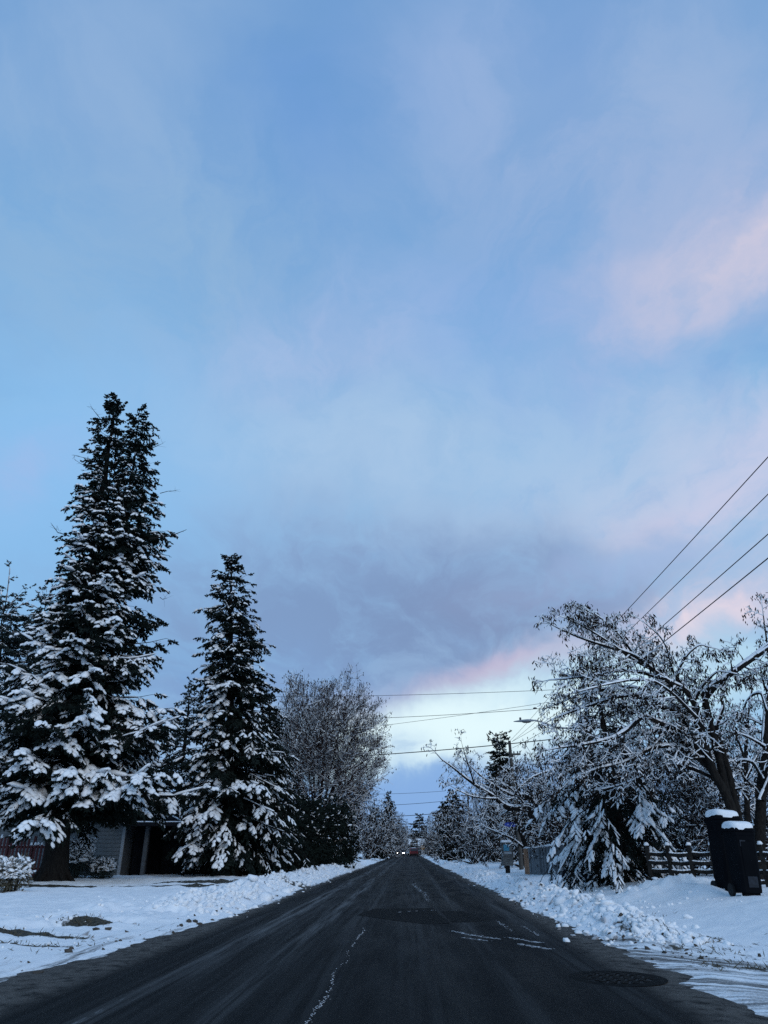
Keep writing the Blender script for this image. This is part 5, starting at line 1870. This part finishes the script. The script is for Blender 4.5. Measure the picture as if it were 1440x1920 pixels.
# ------------------------------------------------------------------ two wheeled bins on the right
def wheel_bin(x, y, rz, w, d, h, label, cap_h, lean, seed):
    z = gz(x, y) - .04
    t = thing('wheeled_bin', label, 'bin', (x, y, z), rz, 'wheeled bins at the drive')
    t.rotation_euler = (lean[0], lean[1], rz)
    b = MB()
    # body: tapered, rounded shell with a raised front panel, open rim at the top
    lv = [(0.10, .88, .84), (0.16, .90, .86), (h * .45, .94, .93), (h * .84, .985, .985), (h * .86, 1.03, 1.03), (h * .90, 1.03, 1.03)]
    ring = []
    for zz, kx, ky in lv:
        X, Y_ = w / 2 * kx, d / 2 * ky
        c = .05
        ring.append([(X, Y_ - c, zz), (X - c, Y_, zz), (-X + c, Y_, zz), (-X, Y_ - c, zz), (-X, -Y_ + c, zz), (-X + c, -Y_, zz), (X - c, -Y_, zz), (X, -Y_ + c, zz)])
    v = np.array(ring).reshape(-1, 3)
    q = [(r * 8 + i, r * 8 + (i + 1) % 8, r * 8 + 8 + (i + 1) % 8, r * 8 + 8 + i) for r in range(len(lv) - 1) for i in range(8)]
    q += [(7, 6, 1, 0), (6, 5, 2, 1), (5, 4, 3, 2)]
    b.add(v, quads=q)
    body = b.build('body', M_BIN, t)
    MB().box((0, -d / 2 * .90 - .012, h * .52), (w * .56, .03, h * .50), bevel=.012, tilt=(0, -.055), taper=.93).build('front_panel', M_BIN, body)
    MB().box((0.02, -d / 2 * .86 - .012, h * .215), (w * .44, .02, h * .15), bevel=.006, tilt=(0, -.06)).build('label_plate', M_LABEL, body)
    MB().box((-w * .18, -d / 2 * .96 - .014, h * .74), (w * .26, .016, h * .09), bevel=.004, tilt=(0, -.05)).build('label_plate', M_LABEL, body)
    # lid: shallow dome with a lip, hinge and handle at the back
    l = MB()
    rings = [(1.07, h * .905), (1.09, h * .925), (1.06, h * .955), (.80, h * .985), (.30, h * 1.0)]
    vv = []
    for k, zz in rings:
        X, Y_ = w / 2 * k, d / 2 * k
        c = .06 * k
        vv += [(X, Y_ - c, zz), (X - c, Y_, zz), (-X + c, Y_, zz), (-X, Y_ - c, zz), (-X, -Y_ + c, zz), (-X + c, -Y_, zz), (X - c, -Y_, zz), (X, -Y_ + c, zz)]
    q = [(r * 8 + i, r * 8 + (i + 1) % 8, r * 8 + 8 + (i + 1) % 8, r * 8 + 8 + i) for r in range(4) for i in range(8)]
    q += [(32, 33, 38, 39), (33, 34, 37, 38), (34, 35, 36, 37), (7, 6, 1, 0), (6, 5, 2, 1), (5, 4, 3, 2)]
    l.add(vv, quads=q)
    l.build('lid', M_BIN, t)
    MB().tube([(-w * .46, d * .53, h * .87), (-w * .46, d * .62, h * .90), (w * .46, d * .62, h * .90), (w * .46, d * .53, h * .87)], .02, 7).build('handle', M_BIN, t)
    MB().tube([(-w * .5, d * .36, .13), (w * .5, d * .36, .13)], .016, 7).build('axle', M_METAL, t)
    for s in (-1, 1):
        MB().tube([(s * w * .46, d * .36, .13), (s * w * .46 + s * .06, d * .36, .13)], [.13, .13], 16).build('wheel', M_RUBBER, t)
    MB().box((0, -d * .22, .06), (w * .7, d * .28, .1), bevel=.01).build('foot', M_BIN, t)
    rng = np.random.default_rng(seed)
    nn, mm = 22, 8
    V = []
    for i in range(mm + 1):
        f = i / mm
        rr = math.cos(f * math.pi / 2) ** .42
        zz = math.sin(f * math.pi / 2) ** .55
        for j in range(nn):
            a = 6.2832 * j / nn
            ca, sa = math.cos(a), math.sin(a)
            sq = (abs(ca) ** 5 + abs(sa) ** 5) ** (-1 / 5)
            wob = 1 + .02 * math.sin(3 * a + seed) + .012 * rng.normal() * (i < mm)
            V.append((w / 2 * 1.08 * rr * sq * ca * wob, d / 2 * 1.08 * rr * sq * sa * wob, h * .955 - .035 + (cap_h + .05) * zz * (1 + .05 * math.sin(a * 2 + seed))))
    q = [(i * nn + j, i * nn + (j + 1) % nn, (i + 1) * nn + (j + 1) % nn, (i + 1) * nn + j) for i in range(mm) for j in range(nn)]
    MB().add(V, quads=q).build('snow_cap', M_SNOW, t, True)
    return t


b1 = W(1372, 1668, 19.2)
wheel_bin(b1[0], 19.2, .12, .58, .66, 1.76, 'taller dark wheeled bin at the back left of the pair by the rail fence', .14, (0, .06), 1)
b2 = W(1404, 1681, 17.9)
wheel_bin(b2[0], 17.9, .08, .49, .58, 1.45, 'shorter dark wheeled bin at the front right of the pair by the rail fence', .13, (0, .03), 2)

# ------------------------------------------------------------------ rail fence behind the bins
def rail_fence(x0, x1, y0, y1, label):
    n = max(1, round(math.hypot(x1 - x0, y1 - y0) / .62))
    L = math.hypot(x1 - x0, y1 - y0)
    a = math.atan2(y1 - y0, x1 - x0)
    z = gz((x0 + x1) / 2, (y0 + y1) / 2) - .05
    t = thing('rail_fence', label, 'fence', (x0, y0, z), a, 'snowy rail fence by the drive')
    rng = np.random.default_rng(7)
    st = L / n
    for i in range(n + 1):
        p = MB().box((i * st, rng.normal() * .02, .52), (.10, .10, 1.12), bevel=.012).build('post', M_WOOD, t)
        MB().blobs([(i * st, 0, 1.10)], np.array([[.075, 0, 0]]), np.array([[0, .075, 0]]), np.array([[0, 0, .075]]), rng, LUMP1, .12).build('snow_cap', M_SNOW, p, True)
    for k, zz in enumerate((.18, .42, .64, .86)):
        for i in range(n):
            xa, xb = i * st + .02, (i + 1) * st - .02
            ya = .07 * (1 if (i + k) % 2 else -1)
            zm = zz - .03 * math.sin((i + .5) / n * math.pi)
            r = MB().tube([(xa, ya * .4, zm + .01), ((xa + xb) / 2, ya, zm - .012), (xb, ya * .4, zm + .01)], [.05, .055, .05], 7).build('rail', M_WOOD, t)
            m = 7
            s = np.linspace(xa + .05, xb - .05, m)
            f = (s - xa) / (xb - xa)
            C = np.stack([s, ya * (.4 + .6 * np.sin(f * math.pi)), zm + .05 - .022 * np.sin(f * math.pi) + .012], 1)
            hh = rng.uniform(.018, .034, m) * (1.2 if k % 2 else .8)
            o = MB().blobs(C, np.tile([.065, 0, 0], (m, 1)), np.tile([0, .04, 0], (m, 1)), np.stack([0 * s, 0 * s, hh], 1), rng, LUMP0, .2).build('snow_line', M_SNOW, r, True)
            o['kind'] = 'stuff'
    return t


xa, xb = W(1222, 1652, 23.6)[0], W(1352, 1662, 22.2)[0]
rail_fence(xa, xb, 23.6, 22.4, 'dark rail fence with snow lying on every rail, left of the bins')
xa, xb = W(1404, 1662, 22.0)[0], W(1480, 1666, 21.4)[0]
rail_fence(xa, xb, 22.0, 21.4, 'short run of dark snowy rail fence right of the bins')

# dark low wall half hidden by the low spruce
Y = 29.5
x0, x1 = W(1054, 1645, Y)[0], W(1115, 1645, Y)[0]
lw = thing('low_wall', 'low dark timber wall at the foot of the low spruce, right of the grey board fence', 'wall', (x0, Y, gz(x0, Y) - .05))
tm = MB().box((0, 0, 0), (x1 - x0, .18, .145), bevel=.012).mesh('timber', M_DARKWALL)
for i in range(4):
    o = link('timber', tm, lw)
    o.location = ((x1 - x0) / 2 + (i % 2) * .02, 0, .075 + i * .15)

# ------------------------------------------------------------------ grey board fence with a cedar end
fy = 42.0
fa = (W(985, 1635, fy + 1.2)[0], fy + 1.2)
fb = (W(994, 1637, fy)[0], fy)
fc = (W(1062, 1640, 36.5)[0], 36.5)
board_fence('board_fence', 'short orange cedar fence return at the corner right of the utility pole', fa, fb, 1.28, .15, M_ORANGE, seed=8)
board_fence('board_fence', 'grey vertical board fence topped with snow, running right from the cedar corner', fb, fc, 1.28, .16, M_GREYBOARD, seed=9,
            special=lambda i, n: M_GREYBOARD if i < n * .28 or i % 3 == 1 and i < n * .6 else M_POST)

# ------------------------------------------------------------------ utility poles, lamp, wires
PX = 8.05
poles = []


def utility_pole(x, y, H, label, arms, lean=0.0, cross=True):
    z = gz(x, y) - .1
    t = thing('utility_pole', label, 'utility pole', (x, y, z), 0, 'wooden utility poles')
    t.rotation_euler = (0, lean, 0)
    MB().tube([(0, 0, 0), (0, 0, H * .5), (0, 0, H)], [.15, .125, .095], 12).build('pole', M_POLE, t)
    for zz, L, off in arms:
        ar = MB().box((off, -.12, zz), (L, .11, .12), bevel=.01).build('crossarm', M_POLE, t)
        for s in (-.46, -.2, .2, .46):
            if abs(s * L + off) > .12:
                MB().tube([(s * L + off, -.12, zz + .06), (s * L + off, -.12, zz + .14), (s * L + off, -.12, zz + .2)], [.03, .05, .03], 8).build('insulator', M_CERAMIC, ar)
        MB().tube([(off * .2, -.07, zz - .45), (L * .28 + off, -.1, zz - .05)], .015, 5).build('brace', M_METAL, t)
    return t


P1Y, P2Y = 35.0, 51.0
p1z = W(1045, 1268, P1Y)[2]
P1 = utility_pole(PX + .5, P1Y, p1z + .9, 'near wooden utility pole half hidden in the arching tree, carrying the street lamp', [(p1z - gz(PX, P1Y) + .1, 2.3, .0)])
tr = MB().tube([(-.28, -.1, 6.0), (-.28, -.1, 6.1), (-.28, -.1, 6.75), (-.28, -.1, 6.82)], [.16, .2, .2, .14], 14).build('transformer', M_METAL, P1)
MB().tube([(-.28, -.1, 6.8), (-.28, -.1, 6.98)], [.035, .05], 8).build('bushing', M_CERAMIC, tr)
p2 = W(978, 1629, P2Y)
p2t = W(955, 1389, P2Y)
P2 = utility_pole(p2[0], P2Y, p2t[2] - gz(p2[0], P2Y) + .1, 'leaning wooden utility pole rising through the crooked tree, with a stub arm near its top', [(p2t[2] - gz(p2[0], P2Y) - .8, .62, .34)],
                  lean=math.atan2(p2t[0] - p2[0], p2t[2]) + .0)
P3 = utility_pole(PX + .3, 108.0, 8.6, 'third wooden utility pole far down the right verge behind the thicket', [(8.1, 2.0, 0)])
P4 = utility_pole(PX - .2, 190.0, 8.8, 'tiny distant utility pole above the right verge', [(8.3, 2.2, 0), (7.6, 1.8, 0)])
lx = W(395, 1640, 47)[0]
P5 = utility_pole(lx, 47.0, 8.8, 'wooden utility pole hidden among the spruces on the left', [(8.3, 1.8, 0)])
P0 = utility_pole(PX + .5, -8.0, 9.4, 'wooden utility pole on the right verge behind the viewer', [(8.9, 2.3, 0)])

lamp = thing('street_lamp', 'grey cobra-head street lamp on a curved arm reaching left over the verge', 'street lamp', (PX + .5, P1Y, 0))
h = lambda px, py: tuple(W(px, py, P1Y - .1) - np.array([PX + .5, P1Y, 0]))
MB().tube([(-.05, -.1, h(1050, 1368)[2]), h(1040, 1364), h(1028, 1358), h(1016, 1354), h(1004, 1351)], [.045, .045, .042, .04, .04], 8).build('arm', M_METAL, lamp)
hd = MB()
c0, c1 = np.array(h(1006, 1351)), np.array(h(963, 1353))
ts = np.linspace(0, 1, 9)
wdt = [.04, .06, .12, .145, .15, .14, .12, .08, .03]
hgt = [.04, .05, .075, .085, .08, .07, .055, .04, .02]
V = []
for t_, w_, h_ in zip(ts, wdt, hgt):
    c = c0 * (1 - t_) + c1 * t_
    for j in range(8):
        a = 6.2832 * j / 8
        V.append((c[0], c[1] + math.cos(a) * w_, c[2] + math.sin(a) * h_ * (1 if math.sin(a) > 0 else .6)))
k = 8
q = [(i * k + j, i * k + (j + 1) % k, (i + 1) * k + (j + 1) % k, (i + 1) * k + j) for i in range(8) for j in range(k)]
hd.add(V, quads=q).build('lamp_head', M_METAL, lamp)
pc = c0 * .3 + c1 * .7
MB().tube([pc + [0, 0, .05], pc + [0, 0, .16], pc + [0, 0, .18]], [.05, .05, .03], 8).build('photocell', M_CERAMIC, lamp)
pl = c0 * .55 + c1 * .45
MB().blobs([pl - [0, 0, .045]], np.array([[.22, 0, 0]]), np.array([[0, .11, 0]]), np.array([[0, 0, .05]]), np.random.default_rng(1), ICO1, 0).build('lens', M_CERAMIC, lamp, True)


def wire(a, b, r, sag, label, name='power_line', group='overhead wires', n=36):
    a, b = np.array(a, float), np.array(b, float)
    t = np.linspace(0, 1, n)[:, None]
    p = a * (1 - t) + b * t
    p[:, 2] -= sag * 4 * t[:, 0] * (1 - t[:, 0])
    mid = a.copy()
    o = MB().tube(p - mid, r, 5).build(name, M_WIRE, None, True)
    o.location = mid
    return tag(o, label, 'wire', group)


# the four that climb over the viewer to the right; each is fixed to the near pole and the one behind
for (px, py, xo, r, lab) in ((1440, 855, -.55, .012, 'highest of the four wires climbing to the right edge of the photo'),
                             (1440, 925, .15, .012, 'second highest of the four wires climbing to the right edge'),
                             (1440, 1000, .1, .013, 'third of the four wires climbing to the right edge'),
                             (1440, 1045, .1, .015, 'lowest of the four wires climbing to the right edge')):
    d = ray(px, py)
    x = PX + .5 + xo
    s = x / d[0]
    z = CAM_H + d[2] * s
    wire((x, P1Y - .1, z + .12), (x, -8, z + .12), r, .14, lab)
    wire((x, P1Y - .1, z + .12), (p2t[0] + (x - PX) * .3, P2Y, min(z, p2t[2] - .05)), r * .8, .12, 'thin continuation from the near pole to the leaning pole of the ' + lab.split(' of ')[0].replace(' wires', '') + ' climbing wire')


def across(pa, ya, pb, yb, r, sag, lab):
    wire(W(*pa, ya), W(*pb, yb), r, sag, lab)


across((1046, 1293), P1Y, (395, 1305), 47, .011, .15, 'highest wire crossing the road, just under the slate cloud')
across((1046, 1314), P1Y, (395, 1392), 47, .009, .2, 'thin upper wire of the middle pair crossing the road')
across((1046, 1326), P1Y, (395, 1349), 47, .012, .25, 'lower wire of the middle pair crossing the road, with a splice near the lamp')
across((1046, 1385), P1Y, (395, 1426), 47, .022, .25, 'thick twisted cable crossing the road above the round russet tree')
sp = W(1003, 1328, P1Y + .6)
tag(MB().blobs([(0, 0, 0)], np.array([[.10, 0, 0]]), np.array([[0, .05, 0]]), np.array([[0, 0, .05]]), np.random.default_rng(2), ICO1, .05).build('wire_splice', M_CERAMIC, None, True),
    'small dark splice on a crossing wire left of the near pole', 'splice').location = tuple(sp)
across((835, 1483), 108, (690, 1489), 112, .022, .1, 'faint wire crossing far off, topmost of the distant wires')
across((835, 1502), 108, (690, 1511), 112, .028, .1, 'second of the distant wires crossing the far road')
across((835, 1524), 108, (690, 1532), 112, .04, .1, 'dark thick distant wire crossing above the far conifers')
across((835, 1543), 190, (700, 1543), 190, .03, .1, 'lowest thin wire crossing low over the end of the road')
across((835, 1550), 190, (740, 1550), 190, .025, .1, 'hair-thin wire crossing just above the far bare trees')

# blue street name blade on the leaning pole
sx = W(958, 1546, P2Y - .2)
sign = thing('street_sign', 'small blue oval street sign fixed to the left of the leaning pole', 'sign', tuple(sx))
th = np.arange(24) / 24 * 2 * math.pi
sq = (np.abs(np.cos(th)) ** 3 + np.abs(np.sin(th)) ** 3) ** (-1 / 3)
ox, oz = .42 * np.cos(th) * sq, .13 * np.sin(th) * sq
V = np.concatenate([np.stack([ox, ox * 0 - .012, oz], 1), np.stack([ox, ox * 0 + .012, oz], 1)])
k = 24
fr = [(i, (i + 1) % k, k + (i + 1) % k, k + i) for i in range(k)]
mb = MB().add(V, tris=[(0, i + 1, i) for i in range(1, k - 1)] + [(k, k + i, k + i + 1) for i in range(1, k - 1)], quads=fr)
pl = mb.build('sign_plate', M_BLUE, sign)
rng = np.random.default_rng(5)
mb = MB()
for i in range(7):
    mb.box((-.22 + i * .075, -.016, rng.normal() * .01), (.035, .004, rng.uniform(.04, .085)))
o = mb.build('faded_lettering', M_SIGNLIGHT, pl)
o['kind'] = 'stuff'
MB().tube([(.40, .0, 0), (.58, .12, 0)], .02, 6).build('bracket', M_METAL, sign)

# notice box on a short post
Y = 47.5
bp = W(952, 1629, Y)
nb = thing('notice_box', 'weathered notice box on a short post with a pale blue panel and a snow cap', 'notice box', (bp[0], Y, gz(bp[0], Y)), .15)
MB().box((0, 0, .2), (.24, .2, .6), bevel=.01).build('post', M_WOOD, nb)
MB().box((0, 0, 1.0), (.62, .42, 1.22), bevel=.02).build('cabinet', M_BOX, nb)
cb = nb.children[-1]
MB().box((-.06, -.222, 1.36), (.34, .012, .34), bevel=.004).build('blue_panel', M_CYAN, cb)
MB().box((0.02, -.22, 1.08), (.44, .012, .12), bevel=.004).build('paper_strip', M_TRIM, cb)
for i in range(4):
    MB().box((0.02, -.218, .56 + i * .115), (.5, .014, .085), bevel=.004).build('slat', M_BOX, cb)
MB().box((0, 0, 1.63), (.68, .48, .05), bevel=.01).build('lid', M_BOX, nb)
snow_slab(MB(), -.34, .34, -.24, .24, 1.66, .15, 9, .08).build('snow_cap', M_SNOW, nb, True)

# ------------------------------------------------------------------ vehicles far down the road
def vehicle(name, label, cat, x, y, L, Wd, H, hood, paint, facing, tall_back=False):
    t = thing(name, label, cat, (x, y, float(road_z(x))), 0 if facing > 0 else math.pi)
    # side profile (length along y, front at -y), lofted over the width
    prof = [(-L / 2, .35), (-L / 2, hood * .8), (-L / 2 + .12, hood), (-L * .20, hood + .08), (-L * .06, H - .05), (L * .05, H), (L * .36, H - .02), (L * .45 if not tall_back else L * .48, hood + .1 if not tall_back else H * .62), (L / 2, hood), (L / 2, .35)]
    V = []
    for s, k in ((-1, .92), (-.97, 1), (.97, 1), (1, .92)):
        for yy, zz in prof:
            inset = .16 * max(0, (zz - hood) / (H - hood)) if zz > hood else 0
            V.append((s * (Wd / 2 - inset), yy * (k if abs(s) == 1 else 1), zz))
    n = len(prof)
    q = [(r * n + i, (r + 1) * n + i, (r + 1) * n + (i + 1) % n, r * n + (i + 1) % n) for r in range(3) for i in range(n)]
    tr = [(0, i, i + 1) for i in range(1, n - 1)] + [(3 * n, 3 * n + i + 1, 3 * n + i) for i in range(1, n - 1)]
    MB().add(V, tr, q).build('body', paint, t)
    gl = MB()
    zt, zb = H - .12, hood + .12
    y0, y1 = -L * .185, -L * .075
    w0, w1 = Wd / 2 - .12, Wd / 2 - .24
    gl.add([(-w0, y0 - .03, zb), (w0, y0 - .03, zb), (w1, y1 - .03, zt), (-w1, y1 - .03, zt)], quads=[(0, 1, 2, 3)])
    gl.build('windscreen', M_GLASS, t)
    MB().box((0, L * .475, (zb + zt) / 2), (Wd * .72, .05, (zt - zb) * .8), tilt=(0, -.25)).build('rear_window', M_GLASS, t)
    for s in (-1, 1):
        MB().box((s * (Wd / 2 - .06), L * .12, (zb + zt) / 2), (.05, L * .34, (zt - zb) * .75), tilt=(-s * .28, 0)).build('side_window', M_GLASS, t)
        for yy in (-L * .31, L * .31):
            w = MB().tube([(s * (Wd / 2 - .2), yy, .34), (s * (Wd / 2 + .01), yy, .34)], .34, 16).build('wheel', M_RUBBER, t)
            MB().tube([(s * (Wd / 2), yy, .34), (s * (Wd / 2 + .02), yy, .34)], .19, 12).build('rim', M_METAL, w)
        MB().blobs([(s * Wd * .37, -L / 2 - .02, hood * .74)], np.array([[.19, 0, 0]]), np.array([[0, .06, 0]]), np.array([[0, 0, .12]]), np.random.default_rng(1), ICO1, 0).build('headlight', M_HEAD if facing > 0 else M_GLASS, t, True)
        MB().box((s * Wd * .42, L / 2 + .01, hood * .8), (.16, .04, .3), bevel=.01).build('tail_light', M_TAIL, t)
    MB().box((0, -L / 2 - .02, .5), (Wd * .95, .1, .22), bevel=.03).build('bumper', M_RUBBER, t)
    MB().box((0, L / 2 + .02, .5), (Wd * .95, .1, .22), bevel=.03).build('bumper', M_RUBBER, t)
    MB().box((0, -L / 2 - .01, hood * .74), (Wd * .5, .05, .18), bevel=.01).build('grille', M_RUBBER, t)
    return t


vx = W(751, 1600, 185)[0]
vehicle('oncoming_car', 'dark oncoming car with both headlights lit, far down the road on the left', 'car', vx, 185, 4.6, 1.85, 1.6, .95, M_CARDARK, 1)
vx = W(776, 1600, 178)[0]
vehicle('red_car', 'dark red car seen from behind, far down the road on the right', 'car', vx, 178, 4.7, 1.9, 1.75, 1.0, M_CARRED, -1, True)
snow_slab(MB(), -.7, .7, -.3, 1.7, 1.74, .1, 6, .2).build('snow_cover', M_SNOW, bpy.data.objects['red_car'], True)

# far house, shed and road sign at the end of the road
Y = 222
x0, x1 = W(766, 1598, Y)[0], W(797, 1598, Y)[0]
fh = thing('far_house', 'small pale house with a white snowy roof at the end of the road', 'house', ((x0 + x1) / 2, Y, 0))
w_ = x1 - x0
MB().box((0, 2.5, 1.3), (w_ * .92, 5, 2.6)).build('wall', M_HOUSE, fh)
mb = MB()
v = []
for xx in (-w_ / 2, w_ / 2):
    v += [(xx, -.4, 2.5), (xx, 2.5, 4.3), (xx, 5.4, 2.5)]
mb.add(v, tris=[(0, 2, 1), (3, 4, 5)], quads=[(0, 1, 4, 3), (1, 2, 5, 4), (0, 3, 5, 2)])
mb.build('snowy_roof', M_SNOW, fh)
MB().box((-w_ * .2, -.02, 1.4), (1.2, .06, 1.1)).build('window', M_GLASS, fh)
MB().box((w_ * .18, -.02, 1.05), (.95, .06, 2.0)).build('door', M_DARKWALL, fh)
sx = W(793, 1598, 200)[0]
ys = thing('warning_sign', 'small orange-yellow diamond road sign far down the right verge', 'sign', (sx, 200, gz(sx, 200)))
MB().tube([(0, .05, 0), (0, .05, 2.4)], .04, 6).build('post', M_METAL, ys)
MB().add([(0, 0, 1.15), (.68, 0, 1.85), (0, 0, 2.55), (-.68, 0, 1.85), (0, .03, 1.15), (.68, .03, 1.85), (0, .03, 2.55), (-.68, .03, 1.85)],
         quads=[(0, 1, 2, 3), (7, 6, 5, 4), (0, 4, 5, 1), (1, 5, 6, 2), (2, 6, 7, 3), (3, 7, 4, 0)]).build('plate', M_YELLOW, ys)
# pile of frosty growth under the far sign, and the line of trees that closes the view
rng = np.random.default_rng(77)
n = 26
for nm in ('crown', 'snow_load', 'seed_pods', 'dry_leaves', 'dead_branch'):
    pass
for o in bpy.data.objects:
    base = o.name.split('.')[0]
    if o.parent is not None and base in ('crown', 'snow_load', 'seed_pods', 'dry_leaves', 'dead_branch', 'stem', 'grating', 'trunk') and o.type == 'MESH':
        o['kind'] = 'stuff'
